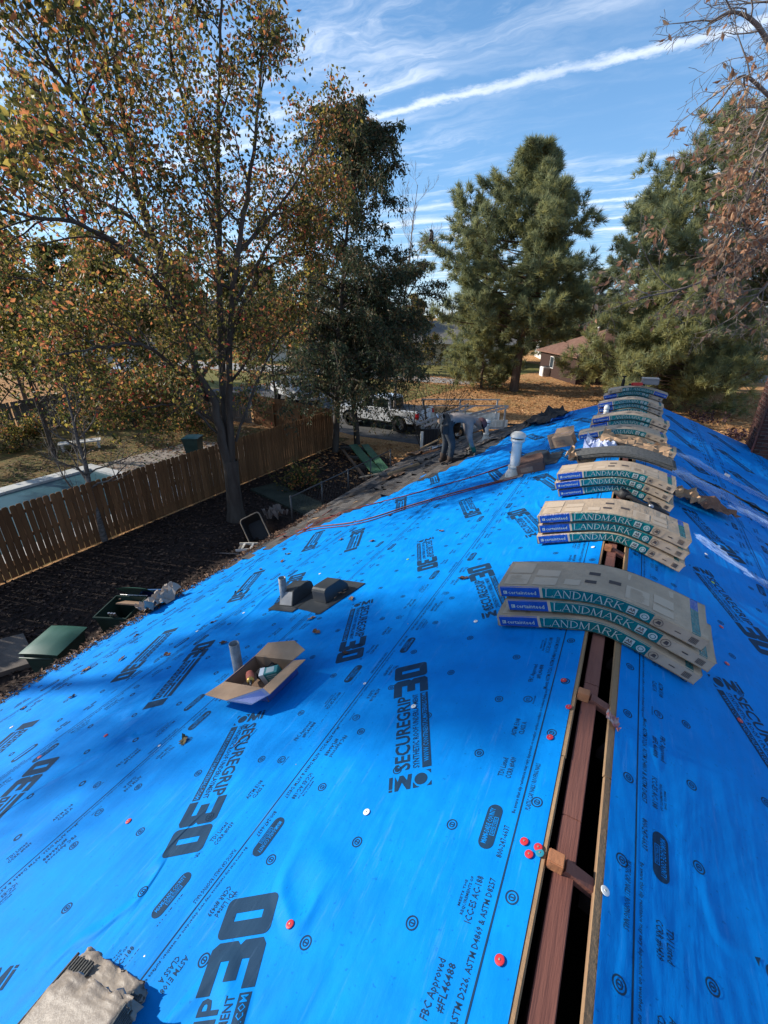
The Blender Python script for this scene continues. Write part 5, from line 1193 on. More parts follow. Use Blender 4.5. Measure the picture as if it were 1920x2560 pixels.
for i, (u, y, w, d, rz, lb) in enumerate(((1.35, 7.35, 1.3, .30, -14, 'strip of clear film farthest along the shaded slope'), (1.35, 6.3, 1.5, .34, -18, 'wide crumpled clear film below the brown paper'), (2.0, 5.85, 1.6, .30, -16, 'clear film strip nearest the shaded slope edge'), (.75, 6.35, .9, .36, -10, 'clear film bunched beside the tan stack'), (1.1, 4.25, .9, .12, -30, 'narrow clear film shred near the second stack'))):
    crumple('plastic_film', lb, 'plastic film', roof_mtx(1, u, y, .012, R(rz)), w, d, .035, M_clear, 20+i, 16)
sc = MB().box(-.03, .03, -.02, .02, 0, .03).build('scrap_block', mat('pale_card', (.7, .65, .6), .7, .2)); sc.matrix_world = roof_mtx(1, *on_roof(1815, 1192, 1), .012); tag(sc, 'tiny pale scrap at the end of the clear film', 'scrap')
bag = empty('tool_bag', (.17, 4.52, -.075), (0, R(18), 0), label='black tool belt tucked under the bottom bundle of the third stack', cat='tool belt')
bk = mat('black_leather', (.022, .021, .021), .6, .4, bump=.3, bscale=40)
for i, (x, z_, r_) in enumerate(((-.16, .035, .05), (.12, .035, .055))): MB().lathe([(.0001, -.03), (r_, -.03), (r_*1.15, .0), (r_*1.1, .045), (r_*.8, .05), (r_*.75, .02), (.0001, .0)], 16, 0, (x, .08, z_)).build('pouch', bk, bag, smooth=True)
MB().tube([(-.24, .1, .02), (-.1, .03, .06), (.02, .05, .04), (.15, .02, .07), (.26, .1, .03)], .022, 8).build('belt', bk, bag, smooth=True); MB().tube([(.05, .06, .03), (.09, .02, .075), (.13, .03, .05)], .016, 8).build('buckle', mat('buckle_metal', (.45, .45, .45), .35, .5, metal=.9), bag, smooth=True)
# ropes
def rope(pts, side, r, label, col, w=.016):
    P = bez([roof_pt(side, *on_roof(x, y, side), w) for x, y in pts], 6); o = MB().tube(P, r, 6).build('rope', mat('rope_'+col[0], col[1], .8, .2, var=tuple(v*.6 for v in col[1]), vscale=60), smooth=True); return tag(o, label, 'rope')
RD = ('red', (.26, .055, .045)); RO = ('orange', (.30, .11, .07))
rope([(692, 1345), (773, 1322), (895, 1306), (1020, 1268), (1148, 1231), (1300, 1192)], -1, .011, 'orange red rope stretched from the eave to the white flue', RO)
rope([(700, 1350), (780, 1327), (900, 1311), (1022, 1272), (1150, 1235), (1296, 1196)], -1, .007, 'thin second strand running beside the orange red rope', RD)
rope([(760, 1330), (853, 1284), (1013, 1242), (1120, 1212), (1190, 1192), (1279, 1162)], -1, .009, 'dark red rope crossing above the orange one', RD)
rope([(690, 1345), (715, 1336), (757, 1328), (775, 1318), (800, 1302), (848, 1290), (849, 1283), (840, 1292), (800, 1306), (772, 1320), (770, 1312), (800, 1296), (830, 1275)], -1, .008, 'loose red cord tangled on the old shingles by the eave', RD)
rope([(1722, 1187), (1760, 1205), (1798, 1222), (1850, 1250), (1900, 1277), (1935, 1296)], 1, .011, 'dark rope running down the shaded slope from the brown paper', ('dark', (.05, .045, .03)))
# things topping the farthest stack
t = empty('tool_box', (.20, 10.55, .345), R(8), label='grey lidded tool box sitting on the farthest stack', cat='tool box'); MB().box(-.15, .15, -.10, .10, 0, .10).build('body', mat('grey_plastic', (.20, .20, .21), .5, .4), t, bevel=.012); MB().box(-.155, .155, -.105, .105, .102, .125).build('lid', mat('pale_plastic', (.28, .28, .29), .5, .4), t, bevel=.01)
t = empty('nail_gun', (-.02, 10.30, .325), R(30), label='red nail gun resting on the farthest stack in front of the tool box', cat='nail gun'); MB().box(-.11, .11, -.035, .035, .01, .07).build('body', mat('red_plastic', (.55, .03, .03), .4, .5), t, bevel=.015); MB().bar((-.05, 0, .02), (-.09, .12, .02), .04, .035).build('handle', gm, t, bevel=.008); MB().bar((.08, 0, .04), (.16, 0, .02), .03, .03).build('nose', M_dk, t)
t = empty('spray_can', (-.27, 10.50, .285), label='small dark tool standing on the bright end of the farthest stack', cat='tool'); MB().lathe([(.03, 0), (.03, .12), (.012, .14), (.012, .17), (.04, .18), (.04, .2), (.0001, .2)], 12).build('body', M_dk, t)
# ------------------------------------------------------------------ fences
def at_height(px, py, z): d = px_ray(px, py); return CAM+d*((z-CAM[2])/d[2])
M_cedarw = mat('cedar_picket', (.21, .105, .046), .85, .15, var=(.14, .068, .032), vscale=3, vstretch=(4, 4, .5), bump=.2, bscale=40, bstretch=(1, 1, .1), objvar=.28)
M_greyw = mat('weathered_picket', (.19, .165, .14), .9, .1, var=(.13, .115, .10), vscale=3, vstretch=(4, 4, .5), bump=.2, bscale=40, bstretch=(1, 1, .1), objvar=.22)
def fence(name, pts, label, m, h=1.82, pw=.14, gap=.011, rail_side=1, clip=True, post=2.4):
    f = empty(name, (*pts[0], G), label=label, cat='fence'); o0 = np.array([*pts[0], 0.]); pm = MB()
    if clip: pm.prism([(-pw/2, .03), (pw/2, .03), (pw/2, h-.035), (pw/2-.028, h), (-pw/2+.028, h), (-pw/2, h-.035)], 'y', -.008, .008)
    else: pm.box(-pw/2, pw/2, -.008, .008, .03, h)
    pmesh = None
    for a, b in zip(pts[:-1], pts[1:]):
        a, b = np.array([*a, 0.])-o0, np.array([*b, 0.])-o0; L = np.linalg.norm(b-a); d = (b-a)/L; n = np.array([-d[1], d[0], 0])*rail_side; rz = math.atan2(d[1], d[0])
        k = int(L/(pw+gap))
        for i in range(k):
            p = a+d*((i+.5)*(pw+gap)); 
            if pmesh is None: o = pm.build('picket', m, f); pmesh = o.data
            else: o = link_mesh('picket', pmesh, f)
            o.location = p+np.array([0, 0, random.uniform(-.012, .012)]); o.rotation_euler = (0, random.uniform(-.006, .006), rz+random.uniform(-.01, .01)); o.scale = (random.uniform(.95, 1.0), 1, 1)
        for z in (.28, .95, 1.58): MB().bar(a+n*.03+np.array([0, 0, z]), b+n*.03+np.array([0, 0, z]), .038, .088).build('rail', m, f)
        for i in range(int(L/post)+1):
            p = a+d*min(i*post+.05, L-.05)+n*.095; MB().box(p[0]-.045, p[0]+.045, p[1]-.045, p[1]+.045, 0, h-.12).build('post', m, f)
    return f
fence('picket_fence', [(-12.83, -2.0), (-12.83, 17.95)], 'brown dog eared picket fence along the shaded yard', M_cedarw, rail_side=1)
fence('picket_fence', [(-12.95, 18.05), (-19.9, 19.6)], 'short brown picket fence returning from the corner near the pickup', M_cedarw, rail_side=1)
fence('weathered_fence', [(-27.6, 2.0), (-29.2, 11.3), (-31.6, 17.8), (-20.0, 19.7)], 'grey weathered board fence with exposed rails behind the pool', M_greyw, rail_side=-1, clip=False)

# wire fence in the shade
wf = empty('wire_fence', on_ground(745, 1300), label='low wire fence with a thin top rail in the shaded yard', cat='fence'); o0 = np.array(wf.location)
A = at_height(726, 1243, G+1.15)-o0; B = at_height(976, 1126, G+1.15)-o0; M_wire = mat('grey_wire_steel', (.10, .105, .11), .5, .4, metal=.6)
MB().tube([A, B], .022, 8).build('top_rail', M_wire, wf, smooth=True)
for k in range(5):
    p = A+(B-A)*k/4; MB().tube([(p[0], p[1], 0), (p[0], p[1], 1.2)], .025, 8).build('post', M_wire, wf, smooth=True)
m = MB(); d = (B-A); Lw = np.linalg.norm(d)
for k in range(int(Lw/.16)):
    for s_ in (-1, 1):
        t0, t1 = (k*.16)/Lw, (k*.16+s_*.55)/Lw
        if 0 <= t1 <= 1: p, q = A+d*t0, A+d*t1; m.bar((p[0], p[1], .05), (q[0], q[1], 1.12), .003, .003)
m.build('wire_mesh', M_wire, wf, kind='stuff')

# ------------------------------------------------------------------ vehicles
M_carw = mat('white_car_paint', (.62, .64, .66), .25, .5, coat=.6); M_tyre = mat('tyre_rubber', (.02, .02, .021), .85, .2); M_glass = mat('dark_car_glass', (.012, .018, .020), .08, .6); M_chr = mat('bright_trim', (.55, .55, .56), .25, .5, metal=.9); M_red = mat('tail_lamp_red', (.45, .012, .02), .25, .5); M_lampw = mat('head_lamp', (.7, .72, .75), .15, .6); M_blkp = mat('black_trim', (.025, .025, .027), .6, .3)
def wheel(t, x, y, r, w, sgn):
    o = MB().lathe([(r*.62, -w/2), (r*.93, -w/2), (r, -w*.36), (r, w*.36), (r*.93, w/2), (r*.62, w/2)], 28).build('wheel', M_tyre, t, smooth=True); o.location = (x, y, r); o.rotation_euler = (R(90), 0, 0)
    m = MB(); m.lathe([(.0001, .02), (r*.2, .03), (r*.2, 0), (r*.63, -.02), (r*.63, .05)], 24)
    for k in range(6):
        a = k*math.pi/3; m.bar((0, 0, .03), (r*.6*math.cos(a), r*.6*math.sin(a), .02), .07, .03)
    q = m.build('rim', M_chr, o); q.location = (0, 0, sgn*w*.32); q.rotation_euler = (0, 0 if sgn > 0 else math.pi, 0)
def shell(prof_of_y, ys, name, m, parent, bevel=.0):
    """loft of closed side profiles at several widths"""
    V, F = [], []; n = len(prof_of_y(ys[0]))
    for y in ys: V += [(p[0], y, p[1]) for p in prof_of_y(y)]
    for i in range(len(ys)-1):
        for k in range(n): F.append((i*n+k, i*n+(k+1) % n, (i+1)*n+(k+1) % n, (i+1)*n+k))
    F += [tuple(range(n)), tuple(range((len(ys)-1)*n, len(ys)*n))]
    b = MB(); b.v = V; b.f = F; b.m = [0]*len(F); return b.build(name, m, parent, bevel=bevel)
def pickup(loc, rz, label):
    """x forward; length 5.8"""
    t = empty('pickup_truck', loc, rz, label=label, cat='pickup truck', group='white pickups parked on the driveway')
    def arch(cx, r, z0): return [(cx+r*math.cos(R(a)), z0+r*math.sin(R(a))) for a in range(0, 181, 30)]
    low = [(2.88, .62), (2.9, .98)]+[(2.82, 1.10), (1.35, 1.20), (1.25, 1.22), (-.95, 1.22), (-1.0, 1.26), (-2.82, 1.26), (-2.86, 1.2), (-2.86, .66), (-2.45, .62)]
    body = low+[(-1.35-.0, .62)]
    wa = lambda cx: [(cx-.52, .58)]+[(cx+.52*math.cos(R(180-a)), .50+.50*math.sin(R(a))) for a in range(15, 166, 25)]+[(cx+.52, .58)]
    pr = [(2.86, .60), (2.9, .95), (2.80, 1.12), (1.30, 1.24), (-.95, 1.26), (-2.84, 1.30), (-2.88, 1.22), (-2.88, .66)]+wa(-1.72)+wa(1.78)
    k = lambda y: 1-.018*(abs(y) > .9)
    shell(lambda y: [(p[0]*k(y), .55+(p[1]-.55)*(1 if abs(y) < .95 else .985)) for p in pr], [-.985, -.93, 0, .93, .985], 'body', M_carw, t)
    cab = [(1.28, 1.22), (.55, 1.80), (.30, 1.87), (-.75, 1.87), (-.92, 1.80), (-1.02, 1.24)]
    shell(lambda y: [(p[0]*(1 if abs(y) < .8 else .985), p[1]) for p in cab] if abs(y) < .8 else [(p[0]*.97, 1.22+(p[1]-1.22)*.96) for p in cab], [-.80, -.72, .72, .80], 'cab', M_carw, t)
    for s_ in (-1, 1):
        MB().prism([(1.02, 1.30), (.50, 1.74), (.22, 1.78), (.18, 1.30)], 'y', s_*.803, s_*.815).build('side_window', M_glass, t); MB().prism([(.12, 1.30), (.14, 1.78), (-.70, 1.78), (-.84, 1.72), (-.86, 1.30)], 'y', s_*.803, s_*.815).build('side_window', M_glass, t)
        MB().prism([(1.10, .66), (1.10, 1.20), (.15, 1.21), (.15, .66)], 'y', s_*.986, s_*.992).build('door', M_carw, t, bevel=.003); MB().prism([(.12, .66), (.12, 1.21), (-.90, 1.22), (-.90, .66)], 'y', s_*.986, s_*.992).build('door', M_carw, t, bevel=.003)
        for x in (.22, -.80): MB().box(x, x+.16, s_*.993-.008, s_*.993+.018, 1.05, 1.09).build('door_handle', M_chr, t)
        MB().box(-1.05, 1.15, s_*.93-.05, s_*.93+.05, .50, .56).build('running_board', M_blkp, t, bevel=.01)
        MB().box(-2.89, -2.70, s_*.90-.09, s_*.90+.09, .88, 1.22).build('tail_lamp', M_red, t, bevel=.02); MB().box(2.70, 2.90, s_*.82-.14, s_*.82+.14, .82, 1.02).build('headlight', M_lampw, t, bevel=.03)
        MB().box(.92, 1.05, s_*1.0, s_*1.22, 1.26, 1.42).build('mirror', M_blkp, t, bevel=.03)
        for x in (-1.72, 1.78): wheel(t, x, s_*.84, .41, .27, s_)
    MB().add([(1.20, -.70, 1.28), (1.20, .70, 1.28), (.60, .62, 1.79), (.60, -.62, 1.79)], [(0, 1, 2, 3)]).build('windscreen', M_glass, t).location = (.045, 0, .02)
    MB().add([(-1.03, .66, 1.30), (-1.03, -.66, 1.30), (-.965, -.62, 1.74), (-.965, .62, 1.74)], [(0, 1, 2, 3)]).build('rear_window', M_glass, t).location = (-.02, 0, 0)
    MB().box(-2.80, -1.08, -.80, .80, 1.302, 1.306).build('bed_cover', M_blkp, t); MB().box(2.885, 2.93, -.62, .62, .70, 1.0).build('grille', M_blkp, t, bevel=.02); MB().box(2.82, 2.98, -.95, .95, .50, .68).build('bumper', M_chr, t, bevel=.03); MB().box(-3.0, -2.84, -.93, .93, .55, .70).build('bumper', M_chr, t, bevel=.03)
    MB().box(-2.6, 2.6, -.6, .6, .32, .60).build('chassis', M_blkp, t)
    return t
pickup((-12.75, 22.95, G), R(180-4), 'silver white crew cab pickup parked facing left behind the two cedars')
pickup((-22.6, 27.0, G), R(-28), 'white pickup facing right, half hidden behind the picket fence corner')
def car(loc, rz, label):
    t = empty('parked_car', loc, rz, label=label, cat='car'); pr = [(2.2, .42), (2.22, .68), (1.95, .82), (1.0, .95), (-1.9, .98), (-2.2, .88), (-2.22, .42), (-1.75, .36), (1.7, .36)]; shell(lambda y: [(p[0]*(1 if abs(y) < .8 else .97), p[1]) for p in pr], [-.9, -.8, .8, .9], 'body', M_carw, t)
    cab = [(1.0, .93), (.2, 1.42), (-1.1, 1.46), (-1.95, .97)]; shell(lambda y: [(p[0]*(1 if abs(y) < .6 else .97), .93+(p[1]-.93)*(1 if abs(y) < .6 else .95)) for p in cab], [-.72, -.6, .6, .72], 'cab', M_carw, t)
    for s_ in (-1, 1):
        MB().prism([(.75, .99), (.16, 1.34), (-.4, 1.37), (-.4, .99)], 'y', s_*.722, s_*.735).build('side_window', M_glass, t); MB().prism([(-.46, .99), (-.46, 1.37), (-1.02, 1.37), (-1.62, 1.02)], 'y', s_*.722, s_*.735).build('side_window', M_glass, t)
        for x in (-1.35, 1.4): wheel(t, x, s_*.78, .33, .22, s_)
        MB().box(2.05, 2.21, s_*.68-.14, s_*.68+.14, .62, .76).build('headlight', M_lampw, t, bevel=.02)
    MB().add([(.96, -.6, .98), (.96, .6, .98), (.26, .55, 1.38), (.26, -.55, 1.38)], [(0, 1, 2, 3)]).build('windscreen', M_glass, t).location = (.04, 0, .02)
    return t
car((-50.5, 31.5, G), R(-55), 'white car far away on the road, glimpsed through the leaves')
# trailer with ladders behind the worker
M_alu = mat('aluminium', (.46, .47, .48), .45, .5, metal=.55, var=(.36, .37, .38), vscale=5)
tr = empty('utility_trailer', on_ground(1165, 1085), R(28), label='pale flat utility trailer on the driveway beyond the worker', cat='trailer')
MB().box(-2.6, 2.0, -.95, .95, .50, .62).build('deck', mat('trailer_white', (.45, .46, .48), .5, .4, var=(.34, .35, .37), vscale=3), tr, bevel=.01)
for s_ in (-1, 1):
    MB().box(-2.6, 2.0, s_*.95-.03, s_*.95+.03, .62, 1.0).build('side_panel', M_whitep, tr, bevel=.01)
    for x in (-2.4, -.3, 1.8): MB().box(x-.04, x+.04, s_*.95-.06, s_*.95+.06, .62, 1.72).build('rack_post', M_alu, tr)
    MB().bar((-2.5, s_*.95, 1.74), (1.95, s_*.95, 1.74), .06, .06).build('rack_rail', M_alu, tr)
    wheel(tr, -.6, s_*1.08, .33, .22, s_)
MB().bar((2.0, 0, .55), (3.4, 0, .50), .10, .10).build('drawbar', M_blkp, tr)
bx = on_ground(1165, 1085)
def ladder(A, B, w, label, dy=.0):
    A, B = np.array(A), np.array(B); t = empty('ladder', A, label=label, cat='ladder', group='aluminium ladders behind the worker'); d = B-A; L = np.linalg.norm(d); d /= L; s = unit(np.cross(d, [0, 0, 1]))*w/2
    for k in (-1, 1): MB().bar(k*s, d*L+k*s, .03, .085).build('rail', M_alu, t)
    for i in range(int(L/.305)): p = d*(.15+.305*i); MB().tube([p-s, p+s], .017, 6).build('rung', M_alu, t)
    return t
ladder(at_height(1050, 1064, G+1.80), at_height(1180, 1012, G+2.15), .42, 'long aluminium ladder lying on the trailer rack nearest the pickup')
ladder(at_height(1135, 1052, G+1.80), at_height(1262, 1016, G+2.10), .42, 'second aluminium ladder reaching right beyond the worker', .1)
t = empty('black_bucket', at_height(1137, 1062, G+1.0), label='black plastic tub standing on the trailer behind the worker', cat='tub'); MB().lathe([(.0001, -.35), (.26, -.35), (.32, .22), (.35, .22), (.35, .27), (.30, .27), (.26, -.3)], 20).build('tub', M_blkp, t, smooth=True); MB().tube([(-.33, 0, .25), (0, .1, .30), (.33, 0, .25)], .012, 6).build('handle', M_chr, t)
g0 = at_dist(1076, 1100, 15.6); zt = at_dist(1076, 1072, 15.6)[2]
t = empty('ribbed_gate', (g0[0], g0[1], G), YAW+R(4), label='tall ribbed black trailer gate standing left of the worker', cat='gate'); hh = zt-G
MB().box(-.26, .26, -.03, .03, .0, hh).build('panel', M_blkp, t)
for k in range(6): MB().box(-.24+.09*k, -.20+.09*k, -.06, -.03, .02, hh-.02).build('rib', M_blkp, t)
MB().box(-.36, -.27, -.05, .05, .0, hh-.1).build('side_post', M_whitep, t)

# ------------------------------------------------------------------ tear-off debris on the old shingles
M_plank = mat('pale_plank', (.40, .27, .15), .85, .15, var=(.28, .18, .10), vscale=4, vstretch=(.3, 3, 3), bump=.2, bscale=40); M_grn = mat('faded_green_paint', (.035, .11, .055), .7, .3, var=(.05, .14, .075), vscale=4, bump=.15, bscale=30)
def plank(pa, pb, w, h, label, m=M_plank, lift=.014, name='plank', cat='plank', group=None):
    a, b = roof_pt(-1, *on_roof(*pa), lift+h/2), roof_pt(-1, *on_roof(*pb), lift+h/2); o = MB().bar((0, 0, 0), b-a, w, h, up=(-SN, 0, CS)).build(name, m, bevel=.004); o.location = a; return tag(o, label, cat, group)
plank((972, 1190), (1048, 1163), .16, .05, 'pale board lying at the eave left of the worker')
plank((900, 1196), (985, 1180), .05, .03, 'thin stick over the eave left of the worker', mat('grey_stick', (.2, .18, .15), .9, .1))
plank((1150, 1100), (1205, 1086), .14, .06, 'stacked grey board right of the worker', mat('grey_board', (.17, .165, .16), .9, .15, var=(.12, .115, .11), vscale=6))
plank((1165, 1094), (1215, 1077), .12, .09, 'second grey board upon the stack right of the worker', mat('grey_board'  , (0, 0, 0)), .075)
plank((1055, 1122), (1110, 1095), .12, .03, 'thin pale board behind the legs of the worker')
plank((1060, 1135), (1098, 1126), .2, .025, 'orange brown shingle wrapper piece beside the worker', mat('orange_scrap', (.30, .13, .06), .85, .15))
for i, (q, w, d, h, rz, m, lb) in enumerate((((1040, 1140), .45, .3, .10, 20, LEAF_BROWN[1], 'heap of torn felt and paper at the eave by the board'), ((1205, 1113), .9, .22, .06, 62, mat('felt_scrap_tan', (.24, .19, .15), .9, .1), 'long torn tan felt strip right of the worker'), ((1080, 1145), .7, .2, .06, 50, M_osh[0], 'torn grey shingles in front of the worker'), ((1150, 1148), .8, .25, .06, 58, M_osh[2], 'dark torn shingles below the worker hands'),
                                              ((1370, 1052), .9, .9, .16, 20, M_osh[2], 'dark flipped shingle flap at the far rake'), ((1290, 1078), 1.4, .35, .07, 70, M_osh[0], 'torn shingle edge along the felt near the far rake'), ((1105, 1118), .5, .2, .07, 30, mat('white_scrap', (.42, .42, .43), .7, .2), 'pale paper scraps behind the worker boots'), ((1395, 1050), .5, .35, .08, 10, mat('blue_flap', (.02, .16, .5), .6, .3), 'blue felt flap turned up at the far rake'), ((920, 1225), .9, .2, .04, 48, M_osh[1], 'brown torn shingle strip along the eave'), ((985, 1195), .5, .25, .07, 40, LEAF_BROWN[1], 'tan debris heap at the lower end of the pale board'))):
    crumple('shingle_debris', lb, 'debris', roof_mtx(-1, *on_roof(*q), .016, R(rz)), w, d, h, m, 60+i, 10)
t = empty('tape_roll', mtx=roof_mtx(-1, *on_roof(1131, 1120), .02), label='white roll of tape lying under the worker', cat='tape'); MB().lathe([(.05, 0), (.085, 0), (.085, .05), (.05, .05), (.05, 0)], 20).build('roll', M_whitep, t, smooth=True)

# ------------------------------------------------------------------ the worker
def skin_mesh(name, joints, bones, mats, region, parent, root, sub=2):
    me = bpy.data.meshes.new(name); names = list(joints); me.from_pydata([joints[n][0] for n in names], [(names.index(a), names.index(b)) for a, b in bones], [])
    o = bpy.data.objects.new(name, me); COL.objects.link(o); o.modifiers.new('s', 'SKIN'); me.skin_vertices.new(name='') if not me.skin_vertices else None
    for i, n in enumerate(names): r = joints[n][1]; me.skin_vertices[0].data[i].radius = r if hasattr(r, '__len__') else (r, r); me.skin_vertices[0].data[i].use_root = (n == root)
    sb = o.modifiers.new('d', 'SUBSURF'); sb.levels = sb.render_levels = sub
    dg = bpy.context.evaluated_depsgraph_get(); new = bpy.data.meshes.new_from_object(o.evaluated_get(dg)); bpy.data.objects.remove(o)
    for x in mats: (new.materials.append(x))
    J = {n: np.array(joints[n][0]) for n in names}; mi = []
    for p in new.polygons:
        c = np.array(p.center); best, bd = None, 9
        for a, b in bones:
            d = J[b]-J[a]; t_ = np.clip((c-J[a]) @ d/(d @ d), 0, 1); q = np.linalg.norm(c-J[a]-d*t_)
            if q < bd: bd, best = q, (a, b, t_)
        mi.append(region(*best)); p.use_smooth = True
    new.polygons.foreach_set('material_index', np.array(mi, np.int32)); return link_mesh(name, new, parent)
M_skin = mat('skin', (.34, .17, .11), .6, .3); M_shirt = mat('grey_shirt', (.30, .26, .24), .9, .15, var=(.22, .19, .18), vscale=6, bump=.4, bscale=9); M_pants = mat('dark_trousers', (.035, .042, .05), .9, .15, var=(.06, .068, .075), vscale=7, bump=.4, bscale=10); M_boot = mat('work_boot', (.05, .035, .028), .8, .2); M_hat = mat('dull_red_cap', (.16, .075, .075), .85, .2, var=(.11, .05, .05), vscale=9); M_glv = mat('green_glove', (.015, .12, .085), .75, .25)
fu, fy = on_roof(1113, 1160); wp = roof_pt(-1, fu, fy, .012)
man = empty('person', wp, (0, 0, YAW+R(6)), label='person bent over in grey long sleeves, red cap and green gloves on the old shingles', cat='person')
up_ = lambda x: x*math.tan(SL)*math.cos(YAW)      # roof rises towards the worker's front
J = {'pelvis': ((-.05, 0, .86), (.16, .15)), 'spine': ((.14, 0, .95), (.155, .13)), 'chest': ((.36, 0, .95), (.18, .15)), 'neck': ((.53, 0, .89), .065), 'head': ((.64, 0, .82), (.095, .10)), 'crown': ((.70, 0, .79), (.085, .09)),
     'hipL': ((-.04, .10, .80), .11), 'kneeL': ((.03, .12, .45), .078), 'ankL': ((-.02, .13, .10), .05), 'hipR': ((-.04, -.10, .80), .11), 'kneeR': ((.10, -.11, .45), .078), 'ankR': ((.07, -.12, .12), .05),
     'shL': ((.42, .19, .89), .078), 'elL': ((.47, .22, .60), .056), 'wrL': ((.56, .12, .36), .040), 'shR': ((.40, -.19, .89), .078), 'elR': ((.40, -.24, .59), .056), 'wrR': ((.52, -.12, .36), .040)}
BN = [('pelvis', 'spine'), ('spine', 'chest'), ('chest', 'neck'), ('neck', 'head'), ('head', 'crown'), ('pelvis', 'hipL'), ('hipL', 'kneeL'), ('kneeL', 'ankL'), ('pelvis', 'hipR'), ('hipR', 'kneeR'), ('kneeR', 'ankR'), ('chest', 'shL'), ('shL', 'elL'), ('elL', 'wrL'), ('chest', 'shR'), ('shR', 'elR'), ('elR', 'wrR')]
def reg(a, b, t_):
    if b in ('head', 'crown'): return 0 if (b == 'crown' or t_ > .3) else 1
    if b in ('hipL', 'hipR', 'kneeL', 'kneeR', 'ankL', 'ankR'): return 2
    if (a, b) == ('pelvis', 'spine') and t_ < .35: return 2
    if a in ('elL', 'elR'): return 1
    return 1
skin_mesh('body', J, BN, [M_skin, M_shirt, M_pants], reg, man, 'pelvis')
hd = Matrix.Translation((.67, 0, .80)) @ Matrix.Rotation(R(62), 4, 'Y')     # head frame: z crown, x face
def inh(v): return tuple(hd @ Vector(v))
MB().lathe([(.112, -.0), (.114, .03), (.10, .075), (.06, .105), (.0001, .112)], 18).build('cap', M_hat, man, smooth=True).matrix_basis = hd @ Matrix.Translation((0, 0, .02))
b = MB(); b.add([inh((.09, -.075, .035)), inh((.20, -.05, .015)), inh((.215, 0, .02)), inh((.20, .05, .015)), inh((.09, .075, .035)), inh((.09, -.075, .025)), inh((.20, -.05, .005)), inh((.215, 0, .01)), inh((.20, .05, .005)), inh((.09, .075, .025))], [(0, 1, 2, 3, 4), (9, 8, 7, 6, 5), (0, 5, 6, 1), (1, 6, 7, 2), (2, 7, 8, 3), (3, 8, 9, 4)]); b.build('cap_brim', mat('dark_brim', (.04, .035, .04), .85, .2), man)
MB().lathe([(.0001, -.02), (.013, -.012), (.010, .012), (.0001, .03)], 8).build('nose', M_skin, man, smooth=True).matrix_basis = hd @ Matrix.Translation((.10, 0, -.04))
for s_ in (-1, 1):
    MB().lathe([(.0001, -.02), (.012, 0), (.0001, .02)], 8).build('ear', M_skin, man, smooth=True).matrix_basis = hd @ Matrix.Translation((0, s_*.10, -.03)); MB().lathe([(.0001, -.008), (.008, 0), (.0001, .008)], 8).build('eye', M_dk, man).matrix_basis = hd @ Matrix.Translation((.092, s_*.035, -.015))
MB().box(-.002, .006, -.022, .022, -.004, .004).build('mouth', mat('lip', (.22, .09, .07), .6, .3), man).matrix_basis = hd @ Matrix.Translation((.09, 0, -.085))
for s_, wr in ((1, J['wrL'][0]), (-1, J['wrR'][0])):
    w_ = np.array(wr); d = unit([.28, -s_*.05, -.62]); side = unit(np.cross(d, [0, 0, 1])); nn = np.cross(side, d)
    MB().tube([w_-d*.03, w_+d*.02, w_+d*.06, w_+d*.10], [.042, .044, .048, .040], 10).build('glove', M_glv, man, smooth=True)
    for k in range(4):
        o_ = side*(-.030+.020*k); l = (.065, .075, .070, .055)[k]; MB().tube([w_+d*.09+o_, w_+d*(.09+l*.55)+o_*1.1-nn*.01, w_+d*(.09+l)+o_*1.1-nn*.035], [.0125, .012, .009], 7).build('glove_finger', M_glv, man, smooth=True)
    MB().tube([w_+d*.03+side*.04*s_, w_+d*.07+side*.07*s_, w_+d*.105+side*.07*s_-nn*.02], [.015, .014, .010], 7).build('glove_thumb', M_glv, man, smooth=True)
for a, y_ in ((J['ankL'][0], .13), (J['ankR'][0], -.12)):
    x0 = a[0]; MB().tube([(x0-.075, y_, .045+up_(x0-.05)), (x0-.02, y_, .055+up_(x0)), (x0+.08, y_, .05+up_(x0+.08)), (x0+.19, y_*1.05, .038+up_(x0+.17))], [.045, .056, .05, .038], 10).build('boot', M_boot, man, smooth=True); MB().tube([(x0, y_, .05+up_(x0)), (x0, y_, .19)], [.062, .064], 10).build('boot_shaft', M_boot, man, smooth=True)
MB().lathe([(.165, -.04), (.172, 0), (.165, .04)], 20).build('tool_belt', bk, man, smooth=True).matrix_basis = Matrix.Translation((.0, 0, .88)) @ Matrix.Rotation(R(72), 4, 'Y')
MB().box(-.16, -.02, -.24, -.15, .66, .84).build('belt_pouch', bk, man, bevel=.02); MB().box(-.20, -.12, -.10, .02, .84, .95).build('belt_pouch', mat('tan_leather', (.33, .24, .17), .8, .2), man, bevel=.02); MB().tube([(-.19, -.05, .93), (-.24, -.05, 1.03)], [.018, .016], 8).build('belt_tool', M_chr, man, smooth=True)
t = empty('shingle_stripper', wp+np.array(Matrix.Rotation(YAW+R(6), 3, 'Z') @ Vector((.66, -.03, .20))), (0, 0, YAW+R(20)), label='dark bundle of shingles held in the green gloves of the worker', cat='shingles')
for k in range(5): MB().box(-.15+random.uniform(-.02, .02), .17+random.uniform(-.02, .02), -.13, .13, -.05+.022*k, -.034+.022*k).build('shingle', M_shin, t)

